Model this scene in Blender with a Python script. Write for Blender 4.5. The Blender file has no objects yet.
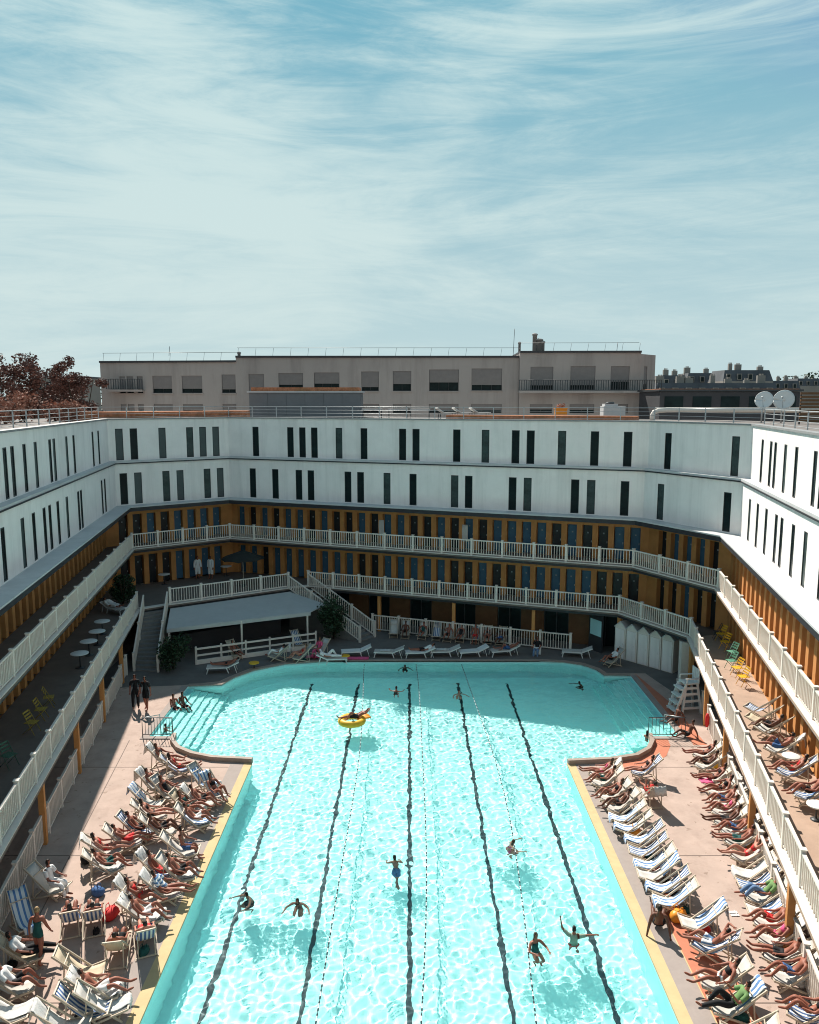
import bpy, math, random
import numpy as np
from mathutils import Vector, Matrix, Euler
R = math.radians
sc = bpy.context.scene
COL = sc.collection
random.seed(7)
# ------------------------------------------------------------------ camera, light, exposure
EYE = 15.5; FPX = 790.0; PITCH = math.atan(112 / 790.0)
cam = bpy.data.cameras.new('camera'); cam_o = bpy.data.objects.new('camera', cam); COL.objects.link(cam_o)
cam_o.location = (0, 0, EYE); cam_o.rotation_euler = (R(90) - PITCH, 0, 0)
cam.sensor_fit = 'HORIZONTAL'; cam.sensor_width = 36; cam.lens = 36 * FPX / 819; cam.clip_end = 6000; cam.clip_start = .1
sc.camera = cam_o
SUN_EL, SUN_AZ = R(44.5), R(23.5)
world = bpy.data.worlds.new('World'); sc.world = world; world.use_nodes = True
SKY_STRENGTH, SUN_STRENGTH, EXPOSURE = .065, 5.0, .71


def build_world():
    nt = world.node_tree; N = nt.nodes; L = nt.links
    bg = N['Background']; bg.inputs[1].default_value = SKY_STRENGTH
    sky = N.new('ShaderNodeTexSky'); sky.sky_type = 'NISHITA'; sky.sun_disc = False
    sky.sun_elevation = SUN_EL; sky.sun_rotation = -SUN_AZ; sky.altitude = 50
    sky.air_density = 1.0; sky.dust_density = .6; sky.ozone_density = 1.6
    tint = N.new('ShaderNodeMix'); tint.data_type = 'RGBA'; tint.blend_type = 'MULTIPLY'; tint.inputs[0].default_value = 1
    tint.inputs[7].default_value = (.60, 1.0, .95, 1)
    L.new(sky.outputs[0], tint.inputs[6])
    cap = N.new('ShaderNodeMix'); cap.data_type = 'RGBA'; cap.blend_type = 'DARKEN'; cap.inputs[0].default_value = 1
    L.new(tint.outputs[2], cap.inputs[6]); cap.inputs[7].default_value = (1.4, 4.0, 5.25, 1)
    tc = N.new('ShaderNodeTexCoord'); sep = N.new('ShaderNodeSeparateXYZ'); L.new(tc.outputs['Generated'], sep.inputs[0])
    def M(op, a, b=None, clamp=False):
        n = N.new('ShaderNodeMath'); n.operation = op; n.use_clamp = clamp
        for i, v in enumerate((a, b)):
            if v is None: continue
            if isinstance(v, (int, float)): n.inputs[i].default_value = v
            else: L.new(v, n.inputs[i])
        return n.outputs[0]
    comb = N.new('ShaderNodeCombineXYZ'); L.new(M('ARCTAN2', sep.outputs[0], sep.outputs[1]), comb.inputs[0]); L.new(M('ARCSINE', sep.outputs[2]), comb.inputs[1])
    def noise(scale, detail, rough, dist, rot, sx, sy, off):
        mp = N.new('ShaderNodeMapping'); L.new(comb.outputs[0], mp.inputs[0])
        mp.inputs['Rotation'].default_value = (0, 0, R(rot)); mp.inputs['Scale'].default_value = (sx, sy, 1); mp.inputs['Location'].default_value = (off, off * .7, 0)
        n = N.new('ShaderNodeTexNoise'); n.inputs['Scale'].default_value = scale; n.inputs['Detail'].default_value = detail
        n.inputs['Roughness'].default_value = rough; n.inputs['Distortion'].default_value = dist
        L.new(mp.outputs[0], n.inputs[0]); return n.outputs[0]
    big = noise(2.3, 3, .5, .6, -16, .7, 1.7, 5.9)
    wisp = noise(3.2, 10, .64, 1.5, -20, .55, 2.3, 1.7)
    fine = noise(9.0, 12, .72, 1.6, -24, .35, 2.6, 8.1)
    s = M('ADD', M('ADD', M('MULTIPLY', big, .75), M('MULTIPLY', wisp, .6)), M('MULTIPLY', fine, .42))
    mr = N.new('ShaderNodeMapRange'); mr.interpolation_type = 'SMOOTHSTEP'; L.new(s, mr.inputs[0])
    mr.inputs[1].default_value = .72; mr.inputs[2].default_value = 1.08; mr.inputs[3].default_value = .08; mr.inputs[4].default_value = .97
    up = N.new('ShaderNodeMapRange'); up.interpolation_type = 'SMOOTHSTEP'; L.new(sep.outputs[2], up.inputs[0])
    up.inputs[1].default_value = .56; up.inputs[2].default_value = .9; up.inputs[3].default_value = 1; up.inputs[4].default_value = .12
    deep = N.new('ShaderNodeMix'); deep.data_type = 'RGBA'; L.new(up.outputs[0], deep.inputs[0]); L.new(cap.outputs[2], deep.inputs[7]); deep.inputs[6].default_value = (.9, 2.3, 3.6, 1)  # overhead sky, out of view, darkened to lower the ambient light on the deck
    mix = N.new('ShaderNodeMix'); mix.data_type = 'RGBA'; L.new(M('MULTIPLY', mr.outputs[0], up.outputs[0]), mix.inputs[0]); L.new(deep.outputs[2], mix.inputs[6])
    mix.inputs[7].default_value = (5.7, 7.3, 7.35, 1)
    hz = N.new('ShaderNodeMapRange'); hz.interpolation_type = 'SMOOTHSTEP'; L.new(sep.outputs[2], hz.inputs[0])
    hz.inputs[1].default_value = -.05; hz.inputs[2].default_value = .46; hz.inputs[3].default_value = .78; hz.inputs[4].default_value = 0
    mh = N.new('ShaderNodeMix'); mh.data_type = 'RGBA'; L.new(hz.outputs[0], mh.inputs[0]); L.new(mix.outputs[2], mh.inputs[6]); mh.inputs[7].default_value = (6.2, 7.3, 7.2, 1)
    L.new(mh.outputs[2], bg.inputs[0])


build_world()
sun = bpy.data.lights.new('sun', 'SUN'); sun.energy = SUN_STRENGTH; sun.angle = R(.5); sun.color = (1, .94, .85)
sun_o = bpy.data.objects.new('sun', sun); COL.objects.link(sun_o)
SUNV = Vector((-math.sin(SUN_AZ) * math.cos(SUN_EL), math.cos(SUN_AZ) * math.cos(SUN_EL), math.sin(SUN_EL)))
sun_o.rotation_euler = SUNV.to_track_quat('Z', 'Y').to_euler(); sun_o.location = (0, 0, 60)
sun.cycles.is_caustics_light = True
sc.view_settings.view_transform = 'Standard'; sc.view_settings.look = 'None'; sc.view_settings.exposure = EXPOSURE; sc.view_settings.gamma = 1
sc.cycles.use_denoising = True; sc.cycles.filter_width = 1.05
sc.cycles.max_bounces = 8; sc.cycles.transmission_bounces = 6; sc.cycles.transparent_max_bounces = 8
sc.cycles.sample_clamp_indirect = 6

# ------------------------------------------------------------------ helpers


def at(px, py, z=0.0):
    """ground point (height z) seen at a pixel of the photograph"""
    u = (px - 409.5) / FPX; v = -(py - 512) / FPX
    d = Vector((u, math.cos(PITCH) + v * math.sin(PITCH), -math.sin(PITCH) + v * math.cos(PITCH)))
    t = (z - EYE) / d.z
    return Vector((d.x * t, d.y * t, z))


def mat(name, col, rough=.75, var=.12, scale=3.0, bump=0.0, bscale=20.0, metal=0.0, spec=.4, stain=None, stain_scale=.5, stain_amt=.5):
    m = bpy.data.materials.new(name); m.use_nodes = True
    nt = m.node_tree; N = nt.nodes; L = nt.links; b = N['Principled BSDF']
    b.inputs['Roughness'].default_value = rough; b.inputs['Metallic'].default_value = metal
    b.inputs['Specular IOR Level'].default_value = spec * .7
    tc = N.new('ShaderNodeTexCoord')
    if var > 0 or stain:
        n = N.new('ShaderNodeTexNoise'); n.inputs['Scale'].default_value = scale; n.inputs['Detail'].default_value = 6; n.inputs['Roughness'].default_value = .65
        L.new(tc.outputs['Object'], n.inputs[0])
        mr = N.new('ShaderNodeMapRange'); L.new(n.outputs[0], mr.inputs[0]); mr.inputs[1].default_value = .25; mr.inputs[2].default_value = .75
        mr.inputs[3].default_value = 1 - var; mr.inputs[4].default_value = 1 + var
        mx = N.new('ShaderNodeMix'); mx.data_type = 'RGBA'; mx.blend_type = 'MULTIPLY'; mx.inputs[0].default_value = 1
        mx.inputs[6].default_value = (*col, 1); L.new(mr.outputs[0], mx.inputs[7])
        out = mx.outputs[2]
        if stain:
            n2 = N.new('ShaderNodeTexNoise'); n2.inputs['Scale'].default_value = stain_scale; n2.inputs['Detail'].default_value = 8; n2.inputs['Roughness'].default_value = .7
            L.new(tc.outputs['Object'], n2.inputs[0])
            r2 = N.new('ShaderNodeMapRange'); L.new(n2.outputs[0], r2.inputs[0]); r2.inputs[1].default_value = .5; r2.inputs[2].default_value = .72
            r2.inputs[3].default_value = 0; r2.inputs[4].default_value = stain_amt
            m2 = N.new('ShaderNodeMix'); m2.data_type = 'RGBA'; L.new(r2.outputs[0], m2.inputs[0]); L.new(out, m2.inputs[6]); m2.inputs[7].default_value = (*stain, 1)
            out = m2.outputs[2]
        L.new(out, b.inputs['Base Color'])
    else:
        b.inputs['Base Color'].default_value = (*col, 1)
    if bump > 0:
        n3 = N.new('ShaderNodeTexNoise'); n3.inputs['Scale'].default_value = bscale; n3.inputs['Detail'].default_value = 4
        L.new(tc.outputs['Object'], n3.inputs[0])
        bp = N.new('ShaderNodeBump'); bp.inputs['Strength'].default_value = bump; bp.inputs['Distance'].default_value = .02
        L.new(n3.outputs[0], bp.inputs['Height']); L.new(bp.outputs[0], b.inputs['Normal'])
    return m


def streaks(m, col, amt, sx=1.6, sz=.10):
    nt = m.node_tree; N = nt.nodes; L = nt.links; b_ = N['Principled BSDF']; src = b_.inputs['Base Color'].links[0].from_socket
    tc = N.new('ShaderNodeTexCoord'); mp = N.new('ShaderNodeMapping'); mp.inputs['Scale'].default_value = (sx, sx, sz); L.new(tc.outputs['Object'], mp.inputs[0])
    n = N.new('ShaderNodeTexNoise'); n.inputs['Scale'].default_value = 1; n.inputs['Detail'].default_value = 7; n.inputs['Roughness'].default_value = .7; L.new(mp.outputs[0], n.inputs[0])
    mr = N.new('ShaderNodeMapRange'); L.new(n.outputs[0], mr.inputs[0]); mr.inputs[1].default_value = .48; mr.inputs[2].default_value = .75; mr.inputs[3].default_value = 0; mr.inputs[4].default_value = amt
    mx = N.new('ShaderNodeMix'); mx.data_type = 'RGBA'; L.new(mr.outputs[0], mx.inputs[0]); L.new(src, mx.inputs[6]); mx.inputs[7].default_value = (*col, 1); L.new(mx.outputs[2], b_.inputs['Base Color'])


def stripe_mat(name, c1, c2, period, axis=1, duty=.5):
    m = bpy.data.materials.new(name); m.use_nodes = True
    nt = m.node_tree; N = nt.nodes; L = nt.links; b = N['Principled BSDF']; b.inputs['Roughness'].default_value = .9
    tc = N.new('ShaderNodeTexCoord'); sp = N.new('ShaderNodeSeparateXYZ'); L.new(tc.outputs['Object'], sp.inputs[0])
    def M(op, a, v):
        n = N.new('ShaderNodeMath'); n.operation = op; L.new(a, n.inputs[0]); n.inputs[1].default_value = v; return n.outputs[0]
    f = M('FRACT', M('DIVIDE', M('ADD', sp.outputs[axis], 50.0), period), 0)
    g = M('GREATER_THAN', f, duty)
    mx = N.new('ShaderNodeMix'); mx.data_type = 'RGBA'; L.new(g, mx.inputs[0]); mx.inputs[6].default_value = (*c1, 1); mx.inputs[7].default_value = (*c2, 1)
    L.new(mx.outputs[2], b.inputs['Base Color'])
    return m


class MB:
    def __init__(s): s.v = []; s.f = []; s.fm = []; s.m = 0; s.sm = []
    def add(s, vs, fs, smooth=False):
        o = len(s.v); s.v += [tuple(p) for p in vs]
        for f in fs: s.f.append([i + o for i in f]); s.fm.append(s.m); s.sm.append(smooth)
    def box(s, c, size, rz=0.0):
        x, y, z = (size[0] / 2, size[1] / 2, size[2] / 2); ca, sa = math.cos(rz), math.sin(rz)
        vs = [(c[0] + a * x * ca - b * y * sa, c[1] + a * x * sa + b * y * ca, c[2] + d * z) for d in (-1, 1) for a, b in ((-1, -1), (1, -1), (1, 1), (-1, 1))]
        s.add(vs, [(3, 2, 1, 0), (4, 5, 6, 7), (0, 1, 5, 4), (1, 2, 6, 5), (2, 3, 7, 6), (3, 0, 4, 7)])
    def bar(s, p, q, w, h, up=(0, 0, 1)):
        p = Vector(p); q = Vector(q); d = (q - p).normalized(); u = Vector(up)
        if abs(d.dot(u)) > .98: u = Vector((1, 0, 0))
        a = d.cross(u).normalized() * (w / 2); b = a.cross(d).normalized() * (h / 2)
        vs = [e + i * a + j * b for e in (p, q) for i, j in ((-1, -1), (1, -1), (1, 1), (-1, 1))]
        s.add(vs, [(3, 2, 1, 0), (4, 5, 6, 7), (0, 1, 5, 4), (1, 2, 6, 5), (2, 3, 7, 6), (3, 0, 4, 7)])
    def tube(s, pts, rad, n=8, cap=True, smooth=True):
        pts = [Vector(p) for p in pts]; rs = rad if isinstance(rad, (list, tuple)) else [rad] * len(pts)
        vs = []; fs = []; ref = None
        for i, p in enumerate(pts):
            d = (pts[min(i + 1, len(pts) - 1)] - pts[max(i - 1, 0)]).normalized()
            u = Vector((0, 0, 1)) if abs(d.z) < .9 else Vector((1, 0, 0))
            a = d.cross(u).normalized(); b = a.cross(d).normalized()
            if ref is not None and a.dot(ref) < 0: a = -a; b = -b
            ref = a
            for k in range(n):
                t = 2 * math.pi * k / n; vs.append(p + rs[i] * (math.cos(t) * a + math.sin(t) * b))
        for i in range(len(pts) - 1):
            for k in range(n):
                k2 = (k + 1) % n; fs.append((i * n + k, i * n + k2, (i + 1) * n + k2, (i + 1) * n + k))
        if cap: fs.append(tuple(reversed(range(n)))); fs.append(tuple((len(pts) - 1) * n + k for k in range(n)))
        s.add(vs, fs, smooth)
    def lathe(s, prof, n=16, c=(0, 0, 0), smooth=True):
        vs = []; fs = []
        for r, z in prof:
            for k in range(n):
                t = 2 * math.pi * k / n; vs.append((c[0] + r * math.cos(t), c[1] + r * math.sin(t), c[2] + z))
        for i in range(len(prof) - 1):
            for k in range(n):
                k2 = (k + 1) % n; fs.append((i * n + k, i * n + k2, (i + 1) * n + k2, (i + 1) * n + k))
        fs.append(tuple(reversed(range(n)))); fs.append(tuple((len(prof) - 1) * n + k for k in range(n)))
        s.add(vs, fs, smooth)
    def prism(s, poly, z0, z1):
        n = len(poly)
        area = sum(poly[i][0] * poly[(i + 1) % n][1] - poly[(i + 1) % n][0] * poly[i][1] for i in range(n))
        if area < 0: poly = poly[::-1]
        vs = [(p[0], p[1], z0) for p in poly] + [(p[0], p[1], z1) for p in poly]
        fs = [tuple(reversed(range(n))), tuple(range(n, 2 * n))] + [(i, (i + 1) % n, n + (i + 1) % n, n + i) for i in range(n)]
        s.add(vs, fs)
    def sheet(s, grid, thick=None, smooth=True):
        """grid: rows of points; a surface with thickness"""
        r = len(grid); c = len(grid[0]); g = [[Vector(p) for p in row] for row in grid]
        if thick is None:
            s.add([p for row in g for p in row], [(i * c + j, i * c + j + 1, (i + 1) * c + j + 1, (i + 1) * c + j) for i in range(r - 1) for j in range(c - 1)], smooth); return
        t = Vector(thick); vs = [p for row in g for p in row] + [p + t for row in g for p in row]; o = r * c; fs = []
        for i in range(r - 1):
            for j in range(c - 1):
                q = (i * c + j, i * c + j + 1, (i + 1) * c + j + 1, (i + 1) * c + j); fs.append(q); fs.append(tuple(k + o for k in reversed(q)))
        ring = [j for j in range(c)] + [i * c + c - 1 for i in range(1, r)] + [(r - 1) * c + j for j in range(c - 2, -1, -1)] + [i * c for i in range(r - 2, 0, -1)]
        for k in range(len(ring)):
            a, b = ring[k], ring[(k + 1) % len(ring)]; fs.append((b, a, a + o, b + o))
        s.add(vs, fs, smooth)
    def mesh(s, name, mats, origin=(0, 0, 0)):
        me = bpy.data.meshes.new(name)
        o = Vector(origin)
        me.from_pydata([(p[0] - o.x, p[1] - o.y, p[2] - o.z) for p in s.v], [], s.f)
        for m in (mats if isinstance(mats, (list, tuple)) else [mats]): me.materials.append(m)
        me.polygons.foreach_set('material_index', s.fm); me.polygons.foreach_set('use_smooth', s.sm)
        me.update(); return me
    def build(s, name, mats, parent=None, origin=None):
        if origin is None: origin = parent_origin(parent) if parent is not None else (0, 0, 0)
        o = bpy.data.objects.new(name, s.mesh(name, mats, origin)); COL.objects.link(o)
        if parent is not None: o.parent = parent
        return o


def parent_origin(p):
    o = Vector((0, 0, 0))
    while p is not None: o += Vector(p.location); p = p.parent
    return o


def tag(o, label=None, cat=None, group=None, kind=None):
    if label: o['label'] = label
    if cat: o['category'] = cat
    if group: o['group'] = group
    if kind: o['kind'] = kind
    return o


def thing(name, label, cat, loc=(0, 0, 0), rz=0.0, group=None):
    o = bpy.data.objects.new(name, None); COL.objects.link(o); o.location = loc; o.rotation_euler = (0, 0, rz); o.empty_display_size = .2
    return tag(o, label, cat, group)


def inst(mesh, name, parent=None, loc=(0, 0, 0), rz=0.0, m=None):
    o = bpy.data.objects.new(name, mesh); COL.objects.link(o); o.location = loc; o.rotation_euler = (0, 0, rz)
    if parent is not None: o.parent = parent
    if m is not None: set_mat(o, m)
    return o


def set_mat(o, m, i=0):
    o.material_slots[i].link = 'OBJECT'; o.material_slots[i].material = m


def copy_tree(o, parent=None):
    c = o.copy(); COL.objects.link(c)
    if parent is not None: c.parent = parent
    for ch in list(o.children): copy_tree(ch, c)
    return c


def struct(o): o['kind'] = 'structure'; return o


# ------------------------------------------------------------------ materials
M = {}
M['white'] = mat('white_render', (.85, .795, .76), .85, .06, .6, .05, 30, stain=(.58, .53, .50), stain_scale=.35, stain_amt=.25)
streaks(M['white'], (.55, .51, .48), .45)
M['rail'] = mat('white_painted_wood', (.73, .66, .59), .6, .07, 6)
M['ledge'] = mat('pale_zinc_ledge', (.52, .52, .52), .6, .12, 2, stain=(.3, .3, .3), stain_amt=.3)
M['coping'] = mat('grey_coping', (.26, .26, .26), .6, .15, 2)
M['pavil'] = mat('slate_grey_cladding', (.17, .175, .185), .7, .1, 1)
M['darkedge'] = mat('dark_steel_and_shadow_edge', (.035, .035, .04), .5, .2, 4)
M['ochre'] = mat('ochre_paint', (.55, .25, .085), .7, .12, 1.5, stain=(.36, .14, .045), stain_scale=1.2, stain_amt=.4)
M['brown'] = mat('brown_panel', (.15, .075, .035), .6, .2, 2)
M['blue'] = mat('blue_door_paint', (.045, .12, .20), .45, .15, 3)
M['navy'] = mat('dark_door', (.018, .022, .026), .35, .2, 3)
M['plate'] = mat('pale_number_plate', (.24, .28, .30), .5, 0)
M['frame'] = mat('window_frame_dark', (.03, .033, .035), .4, .1, 5)
M['glass'] = mat('dark_glass', (.012, .022, .023), .25, .5, .8, spec=.15)
M['glass2'] = mat('glass_with_curtain', (.05, .07, .068), .3, .6, 1.2, spec=.2)
M['blind'] = mat('pale_blind', (.075, .09, .09), .6, .1, 4)
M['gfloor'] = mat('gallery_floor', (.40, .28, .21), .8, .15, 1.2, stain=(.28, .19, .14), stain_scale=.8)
M['shadefloor'] = mat('gallery_floor_shade_darkened', (.17, .135, .115), .85, .15, 1.2, stain=(.12, .095, .08), stain_scale=.8)  # same floor as gallery_floor, with the shade of two wings put into its colour
M['fardeck'] = mat('far_deck_grey', (.15, .135, .125), .9, .15, 1.0, .1, 30, stain=(.10, .09, .085), stain_scale=.9)  # greyer and darker than the pool deck
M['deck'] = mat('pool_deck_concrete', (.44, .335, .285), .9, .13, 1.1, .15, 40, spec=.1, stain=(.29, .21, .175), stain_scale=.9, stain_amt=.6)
M['cream'] = mat('cream_tile', (.54, .41, .23), .9, .1, 2.5, spec=.1, stain=(.5, .38, .22), stain_scale=1.5, stain_amt=.3)
M['greyband'] = mat('grey_terrazzo', (.33, .28, .255), .9, .08, 3, spec=.1, stain=(.32, .27, .24), stain_scale=1.2, stain_amt=.4)
M['pink'] = mat('salmon_band', (.50, .19, .12), .9, .12, 2, spec=.1, stain=(.42, .17, .11), stain_scale=1.5, stain_amt=.5)
M['curb'] = mat('curb_stone', (.32, .25, .21), .7, .15, 3)
M['tile'] = mat('pool_tile', (.51, .87, .855), .45, .05, 1.5)
M['tile2'] = mat('pool_step_tile', (.45, .82, .80), .5, .05, 2)
M['line'] = mat('lane_tile_dark', (.008, .03, .04), .5, .2, 4)
M['stair'] = mat('stair_concrete', (.20, .19, .18), .8, .15, 3)
M['canvas'] = mat('awning_canvas', (.47, .475, .465), .8, .08, 1.5, stain=(.45, .45, .44), stain_scale=.6, stain_amt=.4)
M['steel'] = mat('galvanised_steel', (.42, .44, .45), .4, .1, 6, metal=.6)
M['dsteel'] = mat('dark_metal', (.06, .065, .07), .45, .1, 6, metal=.3)
M['sedum'] = mat('dry_roof_planting', (.42, .17, .09), .95, .5, 3.5, .6, 8, stain=(.25, .15, .07), stain_scale=.9, stain_amt=.8)
M['roofgrav'] = mat('roof_paving', (.17, .15, .14), .9, .2, 1.5)
M['bgwall'] = mat('grey_facade', (.36, .325, .305), .85, .1, .3, stain=(.30, .27, .255), stain_scale=.15, stain_amt=.5)
M['bgdark'] = mat('dark_facade', (.05, .05, .055), .7, .2, .4)
streaks(M['bgwall'], (.17, .15, .14), .6, .5, .06)
M['shutter'] = mat('grey_roller_blind', (.19, .175, .17), .6, .1, 2)
M['wood'] = mat('chair_wood', (.52, .43, .33), .55, .15, 8)
M['sling'] = mat('canvas_white', (.53, .50, .46), .9, .08, 5)
M['tansling'] = mat('canvas_cream', (.52, .43, .31), .9, .08, 5)
M['bluesling'] = stripe_mat('canvas_blue_stripe', (.62, .62, .60), (.05, .11, .26), .11)
M['bluetowel'] = stripe_mat('towel_blue_stripe', (.66, .68, .68), (.10, .21, .42), .15, 1, .6)
M['towel'] = mat('white_towelling', (.60, .585, .56), .95, .1, 12, .4, 60)
M['plastic'] = mat('white_plastic', (.70, .70, .68), .45, .05, 5)
M['yellow'] = mat('yellow_paint', (.75, .42, .03), .5, .1, 5)
M['orange'] = mat('orange_vinyl', (.80, .28, .03), .4, .1, 5)
M['green'] = mat('green_paint', (.12, .30, .20), .5, .1, 5)
M['shadeyellow'] = mat('shade_darkened_yellow_paint', (.36, .25, .05), .6, .15, 5); M['shadegreen'] = mat('shade_darkened_green_paint', (.06, .13, .09), .6, .15, 5)  # yellow and green chair paint with the left gallery's shade put into the colour
M['red'] = mat('red_cloth', (.60, .03, .03), .7, .1, 5)
M['black'] = mat('black_cloth', (.012, .012, .014), .8, .1, 5)
M['hair'] = mat('dark_hair', (.018, .012, .009), .6, .2, 20)
M['hair2'] = mat('brown_hair', (.07, .04, .022), .6, .2, 20)
M['hair3'] = mat('fair_hair', (.32, .21, .11), .6, .2, 20)
M['skin_tan'] = mat('skin_tanned', (.29, .105, .068), .55, .08, 8)
M['skin_pale'] = mat('skin_light', (.45, .20, .14), .55, .08, 8)
M['skin_brown'] = mat('skin_brown', (.13, .05, .03), .5, .08, 8)
M['c_red'] = M['red']; M['c_black'] = M['black']
M['c_blue'] = mat('blue_cloth', (.05, .12, .28), .8, .1, 5)
M['c_teal'] = mat('teal_cloth', (.012, .075, .07), .8, .1, 5)
M['c_white'] = mat('white_cloth', (.75, .74, .72), .85, .05, 5)
M['c_pink'] = mat('pink_cloth', (.70, .10, .22), .8, .1, 5)
M['c_stripe'] = stripe_mat('striped_cloth', (.75, .75, .75), (.10, .20, .36), .09, 2)
M['c_jeans'] = mat('denim_cloth', (.12, .20, .34), .85, .15, 9)
M['c_sage'] = mat('sage_cloth', (.26, .33, .26), .8, .1, 5)
M['c_green'] = mat('green_cloth', (.14, .25, .09), .8, .1, 5)
M['leaf'] = mat('dark_evergreen_leaf', (.022, .045, .02), .6, .45, 4)
M['leafred'] = mat('russet_leaf', (.125, .058, .046), .7, .5, 2)
M['bark'] = mat('bark', (.05, .032, .022), .9, .3, 6)
M['drygrass'] = mat('russet_grass', (.36, .18, .13), .9, .4, 3)

# ------------------------------------------------------------------ ground, deck, pool
POOL = [(6.8, 2), (6.8, 32.2), (8.8, 32.4), (9.9, 32.75), (10.6, 33.4), (11.0, 34.2), (11.1, 34.9), (12.55, 34.9), (12.55, 43.1), (11.05, 43.15), (10.8, 44.1), (10.2, 44.9), (9.2, 45.4), (7.8, 45.6),
        (-5, 45.6), (-7.4, 45.05), (-9.0, 43.95), (-9.9, 42.7), (-10.3, 41.6), (-12.1, 41.4), (-12.1, 34.9), (-11.0, 34.9), (-10.9, 34.2), (-10.4, 33.4), (-9.6, 32.8), (-8.6, 32.4), (-6.8, 32.2), (-6.8, 2)]


def sheet_with_hole(name, outer, hole, z, m):
    import bmesh
    bm = bmesh.new(); ed = []
    for loop in (outer, hole):
        vs = [bm.verts.new((p[0], p[1], z)) for p in loop]
        ed += [bm.edges.new((vs[i], vs[(i + 1) % len(vs)])) for i in range(len(vs))]
    bmesh.ops.triangle_fill(bm, use_beauty=True, edges=ed)
    for f in bm.faces:
        f.normal_update()
        if f.normal.z < 0: f.normal_flip()
    me = bpy.data.meshes.new(name); bm.to_mesh(me); bm.free(); me.materials.append(m)
    o = bpy.data.objects.new(name, me); COL.objects.link(o); return struct(o)


DECK = [(-40, -6), (40, -6), (40, 85), (-40, 85)]


def wet_spots(m):
    nt = m.node_tree; N = nt.nodes; L = nt.links; b_ = N['Principled BSDF']; src = b_.inputs['Base Color'].links[0].from_socket
    tc = N.new('ShaderNodeTexCoord'); n = N.new('ShaderNodeTexNoise'); n.inputs['Scale'].default_value = 3.4; n.inputs['Detail'].default_value = 3; n.inputs['Distortion'].default_value = .6
    L.new(tc.outputs['Object'], n.inputs[0]); mr = N.new('ShaderNodeMapRange'); L.new(n.outputs[0], mr.inputs[0]); mr.inputs[1].default_value = .66; mr.inputs[2].default_value = .71; mr.inputs[3].default_value = 0; mr.inputs[4].default_value = .6
    mx = N.new('ShaderNodeMix'); mx.data_type = 'RGBA'; L.new(mr.outputs[0], mx.inputs[0]); L.new(src, mx.inputs[6]); mx.inputs[7].default_value = (.21, .15, .115, 1); L.new(mx.outputs[2], b_.inputs['Base Color'])


wet_spots(M['deck'])
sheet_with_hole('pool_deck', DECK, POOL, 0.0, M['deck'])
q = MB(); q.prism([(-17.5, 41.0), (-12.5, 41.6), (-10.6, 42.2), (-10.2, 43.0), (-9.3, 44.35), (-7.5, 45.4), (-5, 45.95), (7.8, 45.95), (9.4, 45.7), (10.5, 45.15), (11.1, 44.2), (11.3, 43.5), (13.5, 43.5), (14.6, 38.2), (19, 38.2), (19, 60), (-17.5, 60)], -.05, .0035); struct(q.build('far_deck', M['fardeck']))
JM = mat('joint_dark', (.16, .12, .10), .8, .1, 3)
for y in (12, 18.5, 25.2, 31.8):
    for x0, x1 in ((8.06, 14.5), (-16.5, -7.72)):
        q = MB(); q.prism([(x0, y), (x1, y), (x1, y + .035), (x0, y + .035)], -.03, .004); struct(q.build('expansion_joint', JM))
for x0, x1, y0, y1 in ((-12.9, -10.6, 34.5, 17),):
    q = MB(); q.prism([(x0, y0), (x0 + .035, y0), (x1 + .035, y1), (x1, y1)], -.03, .0045); struct(q.build('expansion_joint', JM))

gm = mat('city_ground', (.12, .11, .10), .9, .2, .05)
sheet_with_hole('ground', [(-3000, -3000), (3000, -3000), (3000, 5000), (-3000, 5000)], DECK, 0.0, gm)
b = MB(); n = len(POOL)
b.m = 0
vs = [(p[0], p[1], 0) for p in POOL] + [(p[0], p[1], -1.6) for p in POOL]
b.add(vs, [tuple(range(2 * n - 1, n - 1, -1))] + [(i, n + i, n + (i + 1) % n, (i + 1) % n) for i in range(n)])
basin = struct(b.build('pool_basin', M['tile']))
bed_n = basin.data
basin.cycles.is_caustics_receiver = True
for sgn, xe in ((1, 12.55), (-1, -12.1)):
    b = MB(); k = 6; w = .36; y1 = 43.1 if sgn > 0 else 41.4
    for i in range(k):
        x0 = xe - sgn * (i * w + .002); x1 = xe - sgn * ((i + 1) * w); zt = -.16 - i * .21
        b.box(((x0 + x1) / 2, (34.92 + y1 - .02) / 2, (zt - 1.595) / 2), (abs(x1 - x0), y1 - 34.96, zt + 1.595))
    o = struct(b.build('pool_steps', M['tile2'])); o.cycles.is_caustics_receiver = True
for x in (-5.6, -2.95, 0.0, 2.8, 5.6):
    b = MB(); b.add([(x - .07, 4, -1.594), (x + .07, 4, -1.594), (x + .07, 43.6, -1.594), (x - .07, 43.6, -1.594)], [(0, 1, 2, 3)])
    o = struct(b.build('lane_line', M['line'])); o.cycles.is_caustics_receiver = True
# bands along the two long sides
for s in (1, -1):
    def band(a, c, m, z, y0=2, y1=32.2):
        q = MB(); q.prism([(s * a, y0), (s * c, y0), (s * c, y1), (s * a, y1)], -.05, z); struct(q.build('coping_band', m))
    band(6.78, 7.12, M['cream'], .012); band(7.122, 7.70, M['greyband'], .008)
    if s > 0: band(7.702, 7.735, M['cream'], .0085, 2, 31.9); q = MB(); q.prism([(7.737, 2), (8.8, 2), (8.85, 19), (8.6, 21), (8.15, 23.5), (8.0, 26), (7.9, 31.5), (7.737, 31.9)], -.05, .007); struct(q.build('coping_band', M['pink']))
# salmon strip along the right end of the basin
q = MB(); q.prism([(12.9, 34.0), (13.5, 34.0), (13.5, 39), (12.9, 43.5)], -.05, .006); struct(q.build('coping_band', M['pink']))


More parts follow.
